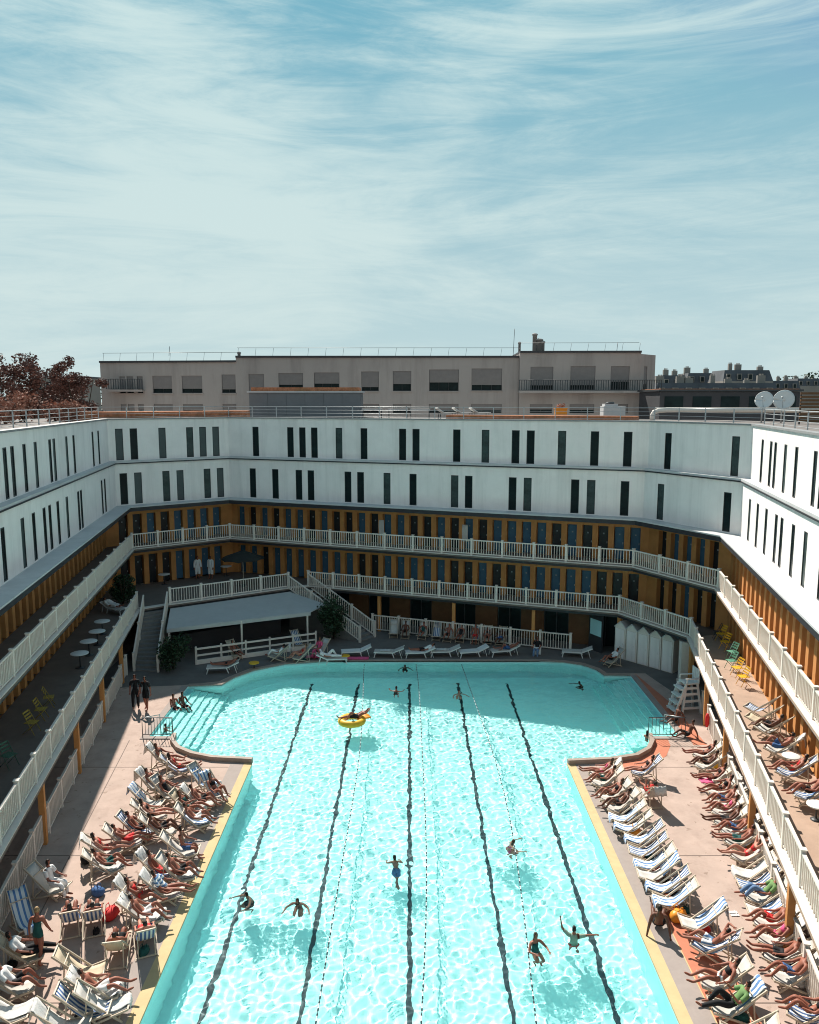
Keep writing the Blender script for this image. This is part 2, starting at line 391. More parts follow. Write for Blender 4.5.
def offset_open(pts, d):
    out = []
    for i, p in enumerate(pts):
        ns = []
        for j in (i - 1, i):
            if 0 <= j < len(pts) - 1:
                dx = pts[j + 1][0] - pts[j][0]; dy = pts[j + 1][1] - pts[j][1]; l = math.hypot(dx, dy); ns.append((-dy / l, dx / l))
        if len(ns) == 1: m_ = ns[0]; k = 1
        else:
            m_ = (ns[0][0] + ns[1][0], ns[0][1] + ns[1][1]); l = math.hypot(*m_); m_ = (m_[0] / l, m_[1] / l); k = 1 / max(.4, m_[0] * ns[0][0] + m_[1] * ns[0][1])
        out.append((p[0] + m_[0] * d * k, p[1] + m_[1] * d * k))
    return out


def ribbon(name, pts, d0, d1, z0, z1, m):
    a = offset_open(pts, d0); c = offset_open(pts, d1); q = MB(); q.prism(a + c[::-1], z0, z1)
    return struct(q.build(name, m))


ribbon('pool_curb', POOL[6:0:-1], -.02, .17, -.05, .20, M['curb'])
ribbon('pool_curb', POOL[26:20:-1], .02, -.17, -.05, .20, M['curb'])
ribbon('pool_curb', POOL[8:20], -.0, -.30, -.05, .05, M['curb'])
ribbon('coping_band', POOL[6:1:-1], .17, .85, -.05, .006, M['pink'])
for pts in ([(12.552, 34.9), (12.85, 34.9), (12.85, 43.1), (12.552, 43.1)], [(-12.102, 34.9), (-12.45, 34.9), (-12.45, 41.4), (-12.102, 41.4)],
            [(11.1, 34.6), (12.85, 34.6), (12.85, 34.898), (11.1, 34.898)], [(-11.0, 34.6), (-12.45, 34.6), (-12.45, 34.898), (-11.0, 34.898)]):
    q = MB(); q.prism(pts, -.05, .03); struct(q.build('pool_coping', M['greyband']))

# water: a rippled sheet
WATER_Z = -.13


def build_water():
    rng = np.random.default_rng(11); st = .05
    xs = np.arange(-12.9, 12.9 + st, st); ys = np.arange(3.0, 46.0, st)
    X, Y = np.meshgrid(xs, ys); Z = np.full(X.shape, WATER_Z)
    for k in range(90):
        lam = .2 * (10 ** rng.uniform(0, .78)); th = rng.uniform(0, 2 * math.pi); kk = 2 * math.pi / lam
        Z += rng.uniform(.5, 1) * .00155 * lam ** .88 * np.sin(kk * (math.cos(th) * X + math.sin(th) * Y) + rng.uniform(0, 6.28))
    for px, py in ((396, 860), (253, 890), (299, 894), (507, 840), (535, 942), (574, 936), (395, 690), (458, 690), (583, 681), (647, 736), (357, 720)):
        c = at(px, py, 0); rr = np.hypot(X - c.x, Y - c.y); Z += .007 * np.exp(-(rr / .9) ** 2) * np.cos(13 * rr) + .003 * np.exp(-(rr / 1.9) ** 2) * np.cos(9 * rr + 1)
        Z += .0035 * np.exp(-(rr / .75) ** 2) * (np.sin(27 * X + 3 * Y) + np.sin(24 * Y - 5 * X + 1) + np.sin(20 * (X + Y) + 2))
    ny, nx = X.shape; idx = np.arange(nx * ny).reshape(ny, nx)
    q = np.stack([idx[:-1, :-1], idx[:-1, 1:], idx[1:, 1:], idx[1:, :-1]], -1)
    keep = (np.abs(X[:-1, :-1]) < 7.05) | (Y[:-1, :-1] > 31.9)
    q = q[keep]
    used = np.unique(q); remap = -np.ones(nx * ny, int); remap[used] = np.arange(len(used)); q = remap[q]
    V = np.stack([X, Y, Z], -1).reshape(-1, 3)[used]
    me = bpy.data.meshes.new('water'); me.vertices.add(len(V)); me.vertices.foreach_set('co', V.ravel().astype(np.float32))
    me.loops.add(q.size); me.loops.foreach_set('vertex_index', q.ravel().astype(np.int32))
    me.polygons.add(len(q)); me.polygons.foreach_set('loop_start', np.arange(0, q.size, 4, dtype=np.int32))
    me.update(calc_edges=True); me.polygons.foreach_set('use_smooth', np.ones(len(q), bool)); me.update()
    m = bpy.data.materials.new('pool_water'); m.use_nodes = True; nt = m.node_tree; nt.nodes.clear()
    o = nt.nodes.new('ShaderNodeOutputMaterial'); g = nt.nodes.new('ShaderNodeBsdfGlass'); g.inputs['Roughness'].default_value = 0; g.inputs['IOR'].default_value = 1.33
    g.inputs['Color'].default_value = (.93, 1, 1, 1)
    nt.links.new(g.outputs[0], o.inputs[0]); me.materials.append(m)
    w = bpy.data.objects.new('water', me); COL.objects.link(w); struct(w); w.cycles.is_caustics_caster = True


build_water()

# ------------------------------------------------------------------ the three gallery wings
Z1, Z2, ZC, ZM, ZR = 2.75, 5.65, 8.5, 11.35, 14.2
G2 = [(-11.14, 10), (-18.5, 51.8), (-12.9, 56.0), (13.35, 46.2), (16.25, 40.6), (9.67, 10)]
W1 = offset_open(G2, 1.8)


def cross_lines(p, q, a, b_):
    d1 = (q[0] - p[0], q[1] - p[1]); d2 = (b_[0] - a[0], b_[1] - a[1]); den = d1[0] * d2[1] - d1[1] * d2[0]
    t = ((a[0] - p[0]) * d2[1] - (a[1] - p[1]) * d2[0]) / den; return (p[0] + d1[0] * t, p[1] + d1[1] * t)


_near = offset_open(G2, .86); W1[4] = cross_lines(W1[3], W1[4], _near[4], _near[5]); W1[5] = _near[5]
WL = offset_open(G2, .95); WU = offset_open(G2, 1.3); CAN = offset_open(G2, -.06)
OUT = offset_open(G2, 13.0)
NL1, A1, S2, T2, T3, C1, D1, NR1 = (-9.72, 10), (-16.75, 47.3), (-15.1, 48.5), (-8.3, 52.9), (-7.0, 53.5), (12.7, 46.5), (15.26, 41.5), (8.27, 10)
wings = {}
wings['left'] = thing('gallery_wing', 'white slit-windowed wing over two shaded ochre galleries, ending behind the round gallery tables', 'building', (-15, 30, 0))
wings['back'] = thing('gallery_wing', 'long white slit-windowed wing over blue cabin doors, facing down the pool', 'building', (0, 54, 0))
wings['right'] = thing('gallery_wing', 'sunlit white slit-windowed wing over orange cabin fins beside the lifeguard chair', 'building', (14, 25, 0))
SEG = {'left': [(0, 1)], 'back': [(1, 2), (2, 3), (3, 4)], 'right': [(4, 5)]}


def wall_seg(mb, p, q, z0, z1, th, openings):
    """front face on p->q, body behind it (left of travel); openings (s0,s1,za,zb)"""
    dx, dy = q[0] - p[0], q[1] - p[1]; l = math.hypot(dx, dy); ux, uy = dx / l, dy / l; nx, ny = -uy, ux
    def piece(s0, s1, za, zb):
        if s1 - s0 < 1e-4 or zb - za < 1e-4: return
        c = ((s0 + s1) / 2); mb.box((p[0] + ux * c + nx * th / 2, p[1] + uy * c + ny * th / 2, (za + zb) / 2), (s1 - s0, th, zb - za), math.atan2(uy, ux))
    s = 0
    for s0, s1, za, zb in sorted(openings):
        piece(s, s0, z0, z1); piece(s0, s1, z0, za); piece(s0, s1, zb, z1); s = s1
    piece(s, l, z0, z1)


def s_of_px(px, p, q, z=11.0):
    """distance along p->q of the vertical plane seen at a pixel column (near mid height)"""
    u = (px - 409.5) / FPX; c = math.cos(PITCH); h = (EYE - z) * math.sin(PITCH)
    dx, dy = q[0] - p[0], q[1] - p[1]; l = math.hypot(dx, dy)
    t = (u * (p[1] * c + h) - p[0]) / (dx - u * c * dy)
    return t * l


WIN_W = .50
UP = {'left': {0: [6.2, 13.7, 25.6, 36.6, 50.9, 55, 67.4, 74.5, 93.3, 99]},
      'back': {0: [119.5, 134, 162.5, 190, 203, 216], 1: [255.8, 290.5, 302.5, 314.4, 339, 364, 402.6, 416, 456.7, 485.4, 515.5, 530.5, 561.8, 594.5, 627.6], 2: [667.8, 735]},
      'right': {0: [761.5, 770, 774.4, 784.3, 795.2, 813.9]}}
LO = {'left': {0: [4.4, 24, 35, 45.5, 51, 59, 68, 79.3, 82, 102.5, 105.5]},
      'back': {0: [124, 138.5, 166.5, 180.5, 207.5, 220.5], 1: [253, 275.5, 299, 311, 348, 360.6, 387, 413, 454.6, 468.6, 512.4, 527.4, 574.8, 590.8, 624.5], 2: [660.3, 726.7]},
      'right': {0: [748.9, 756.7, 765.2, 775, 780.5, 791.8, 804]}}
wf = MB(); pn = MB()
for hgt in (2.1,):
    for sx in (-1, 1): wf.box((sx * (WIN_W / 2 - .02), .05, hgt / 2), (.04, .08, hgt))
    for z in (.025, hgt - .025): wf.box((0, .05, z), (WIN_W - .08, .08, .05))
    pn.box((0, .045, hgt / 2), (WIN_W - .08, .02, hgt - .1))
wf_me = wf.mesh('window', M['frame']); pn_me = pn.mesh('pane', M['glass'])
dm = MB(); dm.box((0, .03, 1.02), (.56, .05, 2.04)); dm.m = 1; dm.box((0, -.003, 1.55), (.09, .014, .09)); dm.m = 2; dm.box((.22, -.012, 1.0), (.03, .03, .12))
door_me = dm.mesh('door', [M['blue'], M['plate'], M['steel']])


def frame_of(p, q):
    dx, dy = q[0] - p[0], q[1] - p[1]; l = math.hypot(dx, dy); return (dx / l, dy / l), (-dy / l, dx / l), l, math.atan2(dy, dx)


post_me = {}


def rail_post_mesh(h):
    if h not in post_me:
        q = MB(); q.box((0, 0, (h + .06) / 2), (.13, .13, h + .06)); q.box((0, 0, h + .075), (.17, .17, .03)); post_me[h] = q.mesh('post', M['rail'])
    return post_me[h]


def railing(name, pts, parent=None, h=1.02, bay=1.94, m=None, ends=(True, True), solid=False):
    """pts: 3-D polyline along the floor; a white balustrade with square posts"""
    org = parent_origin(parent) if parent is not None else Vector(pts[0])
    q = MB(); posts = []
    for i in range(len(pts) - 1):
        p = Vector(pts[i]); e = Vector(pts[i + 1]); d = e - p; L2 = math.hypot(d.x, d.y); nb = max(1, round(L2 / bay))
        for k in range(nb + (1 if i == len(pts) - 2 else 0)):
            if k == 0 and i == 0 and not ends[0]: continue
            if k == nb and not ends[1]: continue
            posts.append((p + d * (k / nb), math.atan2(d.y, d.x)))
        up = Vector((0, 0, 1))
        q.bar(p + up * (h - .03), e + up * (h - .03), .085, .065); q.bar(p + up * .13, e + up * .13, .06, .06)
        nbal = max(2, int(L2 / .165))
        for k in range(nbal):
            t = (k + .5) / nbal
            pp = p + d * t
            if abs((t * nb) - round(t * nb)) * L2 / nb < .07: continue
            q.bar(pp + up * .155, pp + up * (h - .06), .075, .03, (d.x, d.y, 0))
    o = q.build(name, m or M['rail'], parent, org)
    if parent is None: o.location = org
    for pp, a in posts:
        loc = pp - org if parent is not None else pp - org
        inst(rail_post_mesh(h), 'post', o, loc, a)
    return o


DARK_G2 = {9: 0, 1: 0, 3: 0, 6: 0, 8: 0, 11: 0, 14: 0, 15: 0, 17: 0, 19: 0, 24: 0, 26: 0, 27: 0}
for wk, root in wings.items():
    org = Vector(root.location)
    segs = SEG[wk]; i0, i1 = segs[0][0], segs[-1][1]
    rng_ = range(i0, i1 + 1)
    # storeys of white wall with real slit openings
    for (name, poly, z0, z1, table, zw) in (('upper_wall', WU, ZM + .12, ZR, UP, ZM + .16), ('lower_wall', WL, ZC, ZM, LO, ZC + .06)):
        q = MB()
        for si, (a, c) in enumerate(segs):
            p, e = poly[a], poly[c]; (ux, uy), (nx, ny), l, ang = frame_of(p, e)
            ss = sorted(s_of_px(x, p, e, zw + 1) for x in table[wk][si])
            if wk == 'left':
                s_ = ss[0]
                while s_ > 2: s_ -= random.choice((.9, 2.1, 1.6)); ss.insert(0, s_)
            if wk == 'right':
                s_ = ss[-1]
                while s_ < l - 3: s_ += random.choice((.9, 2.1, 1.6)); ss.append(s_)
            good = []
            for s_ in ss:
                if s_ > .3 and s_ < l - .3 and (not good or s_ - good[-1] > WIN_W + .1): good.append(s_)
            wall_seg(q, p, e, z0, z1, .25, [(s_ - WIN_W / 2, s_ + WIN_W / 2, zw, zw + 2.1) for s_ in good])
            for s_ in good:
                loc = Vector((p[0] + ux * s_, p[1] + uy * s_, zw)) - org
                w_ = inst(wf_me, 'window', root, loc, ang); pane = inst(pn_me, 'pane', w_)
                if wk == 'back' and si == 0 and random.random() < .6: set_mat(pane, M['blind'])
                elif random.random() < .3: set_mat(pane, M['glass2'])
        q.build(name, M['white'], root)
    # ledge between the storeys, canopy above the galleries, roof
    q = MB(); q.prism([offset_open(G2, .87)[k] for k in rng_] + [WU[k] for k in reversed(rng_)], ZM - .0, ZM + .12); q.build('string_course', M['ledge'], root)
    q = MB(); d0 = offset_open(G2, .84); q.prism([d0[k] for k in rng_] + [offset_open(G2, .93)[k] for k in reversed(rng_)], ZM - .07, ZM - .002); q.build('shadow_strip', M['darkedge'], root)  # dark strip painting in the shadow line below the string course
    q = MB(); q.prism([CAN[k] for k in rng_] + [WL[k] for k in reversed(rng_)], ZC - .07, ZC); q.build('canopy_ledge', M['ledge'], root)
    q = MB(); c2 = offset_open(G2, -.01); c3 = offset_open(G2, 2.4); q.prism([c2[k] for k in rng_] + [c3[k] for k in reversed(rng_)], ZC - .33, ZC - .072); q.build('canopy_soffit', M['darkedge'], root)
    q = MB(); r0 = offset_open(G2, 1.55); q.prism([r0[k] for k in rng_] + [OUT[k] for k in reversed(rng_)], ZR - .5, ZR - .12); q.build('roof', M['roofgrav'], root)
    q = MB(); r1 = offset_open(G2, 1.22); r2 = offset_open(G2, 1.68); q.prism([r1[k] for k in rng_] + [r2[k] for k in reversed(rng_)], ZR, ZR + .09); q.build('roof_coping', M['coping'], root)
    q = MB(); wa = OUT; wb = offset_open(G2, 12.7); q.prism([wb[k] for k in rng_] + [wa[k] for k in reversed(rng_)], 0, ZR - .502); q.build('rear_wall', M['white'], root)
    # cabin walls with doors
    for lev, (z0, z1) in enumerate(((Z1, Z2 - .27), (Z2, ZC - .33))):
        q = MB(); cnt = 0
        for si, (a, c) in enumerate(segs):
            p, e = W1[a], W1[c]; (ux, uy), (nx, ny), l, ang = frame_of(p, e)
            nd = max(1, int((l - .5) / .97)); s0 = (l - nd * .97) / 2
            ops = [(s0 + (k + .5) * .97 - .31, s0 + (k + .5) * .97 + .31, z0, z0 + 2.08) for k in range(nd)]
            wall_seg(q, p, e, z0, z1, .40, ops)
            for k, o_ in enumerate(ops):
                s_ = (o_[0] + o_[1]) / 2
                loc = Vector((p[0] + ux * s_ + nx * .30, p[1] + uy * s_ + ny * .30, z0 + .012)) - org
                d_ = inst(door_me, 'door', root, loc, ang)
                dark = (lev == 1 and wk == 'back' and si == 1 and k in DARK_G2) or (wk == 'back' and si == 0 and k in (0, 1, 3)) or (wk == 'back' and si == 2 and k in (0, nd - 1)) or (wk != 'back' and random.random() < .25) or (lev == 0 and random.random() < .2)
                if dark: set_mat(d_, M['navy'])
                cnt += 1
        q.build('cabin_wall', M['ochre'], root)
    # ground floor: brown panels and dark glazed openings
    q = MB(); g = MB()
    for si, (a, c) in enumerate(segs):
        p, e = W1[a], W1[c]; (ux, uy), (nx, ny), l, ang = frame_of(p, e); nd = int(l / 3.1); s0 = (l - nd * 3.1) / 2
        ops = [(s0 + k * 3.1 + .8, s0 + k * 3.1 + 2.4, 0, 2.2) for k in range(nd)]
        wall_seg(q, p, e, 0, Z1 - .27, .3, ops)
        for o_ in ops:
            s_ = (o_[0] + o_[1]) / 2; gd = MB(); gd.box((0, 0, 1.1), (1.6, .06, 2.2)); gd.m = 1
            for xx in (-.77, 0, .77): gd.box((xx, -.05, 1.1), (.06, .05, 2.2))
            o2 = gd.build('glazed_door', [M['glass'], M['dsteel']]); o2.parent = root
            o2.location = Vector((p[0] + ux * s_ + nx * .2, p[1] + uy * s_ + ny * .2, 0)) - org; o2.rotation_euler = (0, 0, ang)
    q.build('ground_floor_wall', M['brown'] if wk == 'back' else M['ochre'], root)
    # gallery floors, edge beams, balustrades
    if wk == 'left': g1 = [NL1, A1]
    elif wk == 'back': g1 = [A1, S2, T2, T3, C1, D1]
    else: g1 = [D1, NR1]
    g2 = [G2[k] for k in rng_]; w = [W1[k] for k in rng_]
    full1 = [NL1, A1, S2, T2, T3, C1, D1, NR1]
    lip1 = offset_open(full1, -.22); lip1[1] = (lip1[1][0], lip1[1][1]); bm1 = offset_open(full1, -.12)
    sl = {'left': (0, 2), 'back': (1, 7), 'right': (6, 8)}[wk]
    lip2 = offset_open(G2, -.2)
    for zz, lip, beam in ((Z1, lip1[sl[0]:sl[1]], bm1[sl[0]:sl[1]]), (Z2, [lip2[k] for k in rng_], [offset_open(G2, -.1)[k] for k in rng_])):
        q = MB(); q.prism(lip + w[::-1], zz - .10, zz); q.build('gallery_floor', M['gfloor'] if wk == 'right' else M['shadefloor'], root)
        q = MB(); q.prism(beam + w[::-1], zz - .27, zz - .102); q.build('edge_beam', M['darkedge'], root)
        # pale edge strip under the balustrade
        inn = lip; outp = offset_open(lip, .45)
        q = MB(); q.prism(inn + outp[::-1], zz + .001, zz + .035); q.build('floor_edging', M['rail'], root)
    if wk == 'left': railing('railing', [(*NL1, Z1), (*A1, Z1)], root)
    elif wk == 'back':
        railing('railing', [(*S2, Z1), (*T2, Z1)], root); railing('railing', [(*T3, Z1), (*C1, Z1), (*D1, Z1)], root)
    else: railing('railing', [(*D1, Z1), (*NR1, Z1)], root, ends=(False, True))
    railing('railing', [(*G2[k], Z2) for k in rng_], root, ends=(wk != 'right', wk != 'left'))
    # ground posts carrying the first gallery
    pts = g1 if wk != 'back' else [T3, C1, D1]
    for a, c in zip(pts[:-1], pts[1:]):
        (ux, uy), (nx, ny), l, ang = frame_of(a, c); np_ = max(1, round(l / 5.7))
        for k in range(np_ + 1):
            if wk == 'left' and k == np_: continue
            s_ = l * k / np_; q = MB(); q.box((a[0] + ux * s_ + nx * .14, a[1] + uy * s_ + ny * .14, (Z1 - .27) / 2), (.2, .2, Z1 - .27), ang); q.build('gallery_post', M['ochre'], root)

# roof railings: slim metal bars
for wk, root in wings.items():
    i0, i1 = SEG[wk][0][0], SEG[wk][-1][1]; line = offset_open(G2, 1.9)[i0:i1 + 1]
    q = MB(); r_ = []
    for a, c in zip(line[:-1], line[1:]):
        (ux, uy), (nx, ny), l, ang = frame_of(a, c)
        for z in (.28, .5, .72, .95): q.tube([(a[0], a[1], ZR - .12 + z), (c[0], c[1], ZR - .12 + z)], .022 if z > .9 else .013, 6)
        k = round(l / 2.0)
        for j in range(k): q.box((a[0] + ux * l * j / k, a[1] + uy * l * j / k, ZR + .36), (.05, .05, .98), ang)
    q.build('roof_railing', M['steel'], root)

# ------------------------------------------------------------------ stairs, bar awning, ground fences


def stairs(label, top0, top1, bot0, bot1, zt, n=15):
    t0, t1, b0, b1 = (Vector((*p, 0)) for p in (top0, top1, bot0, bot1))
    root = thing('staircase', label, 'staircase', tuple((b0 + b1) / 2))
    q = MB()
    for i in range(n):
        f0, f1 = i / n, (i + 1) / n; z = zt * (1 - (i + .5) / n) - .005
        a, c = t0.lerp(b0, f0), t1.lerp(b1, f0); d, e = t0.lerp(b0, f1), t1.lerp(b1, f1)
        q.prism([(a.x, a.y), (c.x, c.y), (e.x, e.y), (d.x, d.y)], .004, max(.06, z))
    q.build('steps', M['stair'], root)
    for p, e in ((t0, b0), (t1, b1)):
        railing('railing', [(p.x, p.y, zt), (e.x, e.y, 0.0)], root, ends=(False, True))
    return root


stairs('narrow grey stairs with white rails down to the left end of the pool', (-16.35, 47.35), (-15.15, 48.2), (-15.9, 43.9), (-14.45, 43.7), Z1 - .11)
stairs('broad flight with white rails descending behind the big shrub', (-8.25, 52.75), (-7.0, 53.4), (-3.2, 49.3), (-2.3, 50.5), Z1 - .11)

aw = thing('bar_awning', 'pale canvas awning sloping over the dark poolside bar', 'awning', (-10.5, 47.5, 0))
q = MB()
top = [(-15.0, 48.2, 2.55), (-8.2, 52.6, 2.55), (-6.3, 48.9, 2.15), (-14.3, 45.1, 2.15), (-5.5, 50.6, 2.2)]
for i, f in enumerate(((3, 2, 1, 0), (2, 4, 1))):
    vs = [Vector(top[k]) for k in f]; dn = [v - Vector((0, 0, .05)) for v in vs]; n = len(vs)
    q.add(vs + dn, [tuple(range(n)), tuple(range(2 * n - 1, n - 1, -1))] + [(k, k + n, (k + 1) % n + n, (k + 1) % n) for k in range(n)])
q.build('canvas', M['canvas'], aw)
q = MB(); q.bar((-14.3, 45.08, 2.02), (-6.3, 48.88, 2.02), .03, .2); q.build('valance', M['canvas'], aw)
for p in ((-14.2, 45.2), (-10.3, 47.0), (-6.5, 48.85)):
    q = MB(); q.box((p[0], p[1], 1.06), (.1, .1, 2.1)); q.build('post', M['rail'], aw)
q = MB(); q.prism([(-14.2, 47.6), (-8.6, 51.2), (-8.9, 51.7), (-14.5, 48.1)], .01, 1.05); tag(q.build('bar_counter', M['bgdark']), 'dark bar counter under the pale awning', 'counter')
bf = thing('bar_fence', 'low white two-rail fence in front of the bar awning', 'fence', (-9.8, 46.5, 0))
f0, f1 = Vector((-12.6, 45.0, 0)), Vector((-5.9, 48.2, 0)); q = MB()
for z in (.55, .95): q.bar(f0 + Vector((0, 0, z)), f1 + Vector((0, 0, z)), .06, .1)
q.bar(f0 + Vector((0, 0, .14)), f1 + Vector((0, 0, .14)), .1, .26); q.build('rails', M['rail'], bf)
for k in range(6):
    p = f0.lerp(f1, k / 5); q = MB(); q.box((p.x, p.y, .55), (.1, .1, 1.1)); q.build('post', M['rail'], bf)


def fence(label, pts):
    o = railing('fence', [(p[0], p[1], .003) for p in pts], None, h=1.12, bay=1.9)
    tag(o, label, 'fence', 'white balustrade fences round the pool deck'); return o


fl = [(-9.95, 10), (-16.1, 43.2)]
fence('white balustrade along the shaded left edge of the deck', [fl[1], fl[0]])
fr = [(14.6, 37.6), (8.55, 10)]
fence('sunlit white balustrade behind the right row of deck chairs', fr)
fence('white balustrade behind the shaded chairs at the far end of the deck', [(-2.5, 51.95), (10.0, 47.4)])

# changing cabins
cab_a, cab_b = Vector((12.25, 46.3, 0)), Vector((14.85, 43.3, 0))
names = ['white gabled changing cabin farthest from the lifeguard chair', 'second gabled white cabin from the pale blue opening', 'white gabled cabin in the middle of its row of five', 'second gabled white cabin from the lifeguard chair', 'white gabled changing cabin nearest the lifeguard chair']
for k in range(5):
    p = cab_a.lerp(cab_b, (k + .5) / 5); d = (cab_b - cab_a).normalized(); ang = math.atan2(d.y, d.x)
    c = thing('changing_cabin', names[k], 'cabin', (p.x + .62, p.y + .5, 0), ang, 'white changing cabins')
    q = MB(); w, dp, h = .37, .55, 1.95
    prof = [(-w, .004), (w, .004), (w, h), (0, h + .33), (-w, h)]
    q.add([(x, -dp, z) for x, z in prof] + [(x, dp, z) for x, z in prof], [(0, 1, 2, 3, 4), (9, 8, 7, 6, 5)] + [(i, i + 5, (i + 1) % 5 + 5, (i + 1) % 5) for i in range(5)])
    b_ = q.build('body', M['rail'], c, (0, 0, 0)); b_.location = (0, 0, 0)
    q = MB(); q.box((0, -dp - .02, .95), (.58, .03, 1.8)); q.box((.2, -dp - .05, .95), (.03, .04, .1)); d_ = q.build('door', M['white'], c, (0, 0, 0))
    q = MB()
    for s in (-1, 1): q.bar((s * (w + .05), 0, h - .02), (0, 0, h + .365), 2 * dp + .1, .04, (s, 0, 1))
    q.build('roof', M['ledge'], c, (0, 0, 0))
# opening with outdoor brightness painted on its pane, and white pier, beside the cabins
mo = thing('daylight_painted_opening', 'pale blue glazed opening beside the gabled cabins, daylight painted on its pane', 'window', (11.6, 47.6, 0), math.atan2(-5, 2.6))
q = MB(); q.box((0, 0, 1.5), (1.05, .05, 1.0)); q.build('pane', mat('daylight_painted_pane', (.45, .75, .78), .2, .1, 1), mo, (0, 0, 0))
q = MB()
for x in (-.57, .57): q.box((x, 0, 1.25), (.08, .1, 2.49))
q.box((0, 0, .5), (1.06, .1, .98)); q.box((0, 0, 2.24), (1.06, .1, .45)); q.build('frame', M['dsteel'], mo, (0, 0, 0))
q = MB(); q.box((15.15, 41.9, 1.2), (.55, .4, 2.39)); q.box((15.15, 41.9, .1), (.65, .5, .2)); tag(q.build('stone_pier', M['rail']), 'white square pier at the corner below the right gallery', 'pillar')

# lifeguard chair
lg = thing('lifeguard_chair', 'tall white wooden lifeguard chair with stepped side', 'lifeguard chair', (14.0, 38.0, 0), R(8))
q = MB()
for sx in (-1, 1):
    for sy in (-1, 1): q.bar((sx * .5, sy * .42, .004), (sx * .3, sy * .3, 1.5), .09, .09)
for k, z in enumerate((.3, .65, 1.0, 1.3)):
    f = z / 1.5; hx = .5 - .2 * f; hy = .42 - .12 * f
    for sy in (-1, 1): q.bar((-hx, sy * hy, z), (hx, sy * hy, z), .04, .12)
q.build('frame', M['plastic'], lg, (0, 0, 0))
q = MB(); q.box((0, 0, 1.53), (.75, .7, .06)); q.build('seat', M['plastic'], lg, (0, 0, 0))
q = MB()
for k in range(4): q.box((.36, -.27 + .18 * k, 1.9), (.04, .15, .7))
q.build('backrest', M['plastic'], lg, (0, 0, 0))
for s in (-1, 1):
    q = MB(); q.bar((-.35, s * .36, 1.8), (.36, s * .36, 1.8), .09, .04); q.bar((-.3, s * .36, 1.56), (-.3, s * .36, 1.8), .05, .05); q.build('armrest', M['plastic'], lg, (0, 0, 0))
for k in range(4):
    q = MB(); q.box((-.80 + .11 * k, 0, .18 + .36 * k), (.30, .75, .06)); q.box((-.80 + .11 * k + .12, 0, .09 + .36 * k), (.05, .7, .17)); q.build('step', M['plastic'], lg, (0, 0, 0))
q = MB()
for s in (-1, 1): q.bar((-.84, s * .4, .02), (-.34, s * .36, 1.45), .05, .14)
q.build('stringer', M['plastic'], lg, (0, 0, 0))
# red rescue buoy on the fence
q = MB(); q.tube([(13.92, 35.2, .35), (13.92, 35.2, .5), (13.92, 35.2, .85), (13.92, 35.2, 1.0)], [.05, .1, .1, .05], 10); tag(q.build('rescue_buoy', M['red']), 'red rescue float hung on the right fence past the lifeguard chair', 'rescue float')

# corner barriers by the pool steps
for lab, x0, x1, y in (('dark metal barrier at the left corner of the pool steps', -12.35, -10.95, 34.75), ('dark metal barrier at the right corner of the pool steps', 11.05, 12.75, 34.75)):
    br = thing('pool_barrier', lab, 'barrier', ((x0 + x1) / 2, y, 0), 0, 'metal barriers by the pool steps'); l = (x1 - x0) / 2
    q = MB(); q.tube([(-l, 0, .03), (-l, 0, 1.0), (l, 0, 1.0), (l, 0, .03)], .022, 8, smooth=False); q.tube([(-l, 0, .18), (l, 0, .18)], .016, 6); q.build('frame', M['dsteel'], br, (0, 0, 0))
    q = MB()
    for k in range(9): x = -l + 2 * l * (k + 1) / 10; q.tube([(x, 0, .18), (x, 0, 1.0)], .011, 6)
    q.build('bars', M['dsteel'], br, (0, 0, 0))
    q = MB(); s = 1 if x0 < 0 else -1
    q.tube([(0, .1, .95), (s * .3, 1.2, .45), (s * .3, 1.25, -.4)], .022, 8); q.tube([(-s * l * .9, .1, .95), (-s * .3, 1.3, .6), (-s * .3, 1.35, -.3)], .022, 8); q.build('handrail', M['steel'], br, (0, 0, 0))

# lane ropes: one strung cable of alternating floats
rope_m = stripe_mat('lane_float', (.70, .72, .72), (.015, .03, .04), .42, 1, .38)
for x0, x1, bow, lab in ((-2.65, -2.5, .35, 'floating lane rope nearest the yellow inflatable ring'), (.35, 0.0, .42, 'floating lane rope down the middle of the pool'), (3.1, 2.85, .75, 'floating lane rope beside the girl standing in the water')):
    pts = []; rad = []; y = 45.4
    while y > 8:
        f = (45.4 - y) / 37; x = x0 + (x1 - x0) * f + bow * math.sin(math.pi * min(1, f * 1.15)) + .05 * math.sin(f * 11 + x0 * 3)
        for dy, r_ in ((0, .009), (.03, .023), (.13, .023), (.16, .009)): pts.append((x, y - dy, WATER_Z + .015)); rad.append(r_)
        y -= .21
    q = MB(); q.tube(pts, rad, 7); tag(q.build('lane_rope', rope_m), lab, 'lane rope', 'lane ropes in the pool')

# ------------------------------------------------------------------ plants


def leaf_cloud(mb, c, rad, n, size, rng, squash=1.0):
    for _ in range(n):
        d = Vector((rng.gauss(0, 1), rng.gauss(0, 1), rng.gauss(0, 1))).normalized(); r_ = rad * (rng.random() ** .45)
        p = Vector(c) + Vector((d.x * r_, d.y * r_, d.z * r_ * squash)); s = size * rng.uniform(.6, 1.4)
        a = Vector((rng.gauss(0, 1), rng.gauss(0, 1), rng.gauss(0, .7))).normalized(); b_ = a.cross(Vector((rng.gauss(0, 1), rng.gauss(0, 1), rng.gauss(0, 1)))).normalized()
        mb.add([p - a * s, p + b_ * s * .5, p + a * s, p - b_ * s * .5], [(0, 1, 2, 3)])


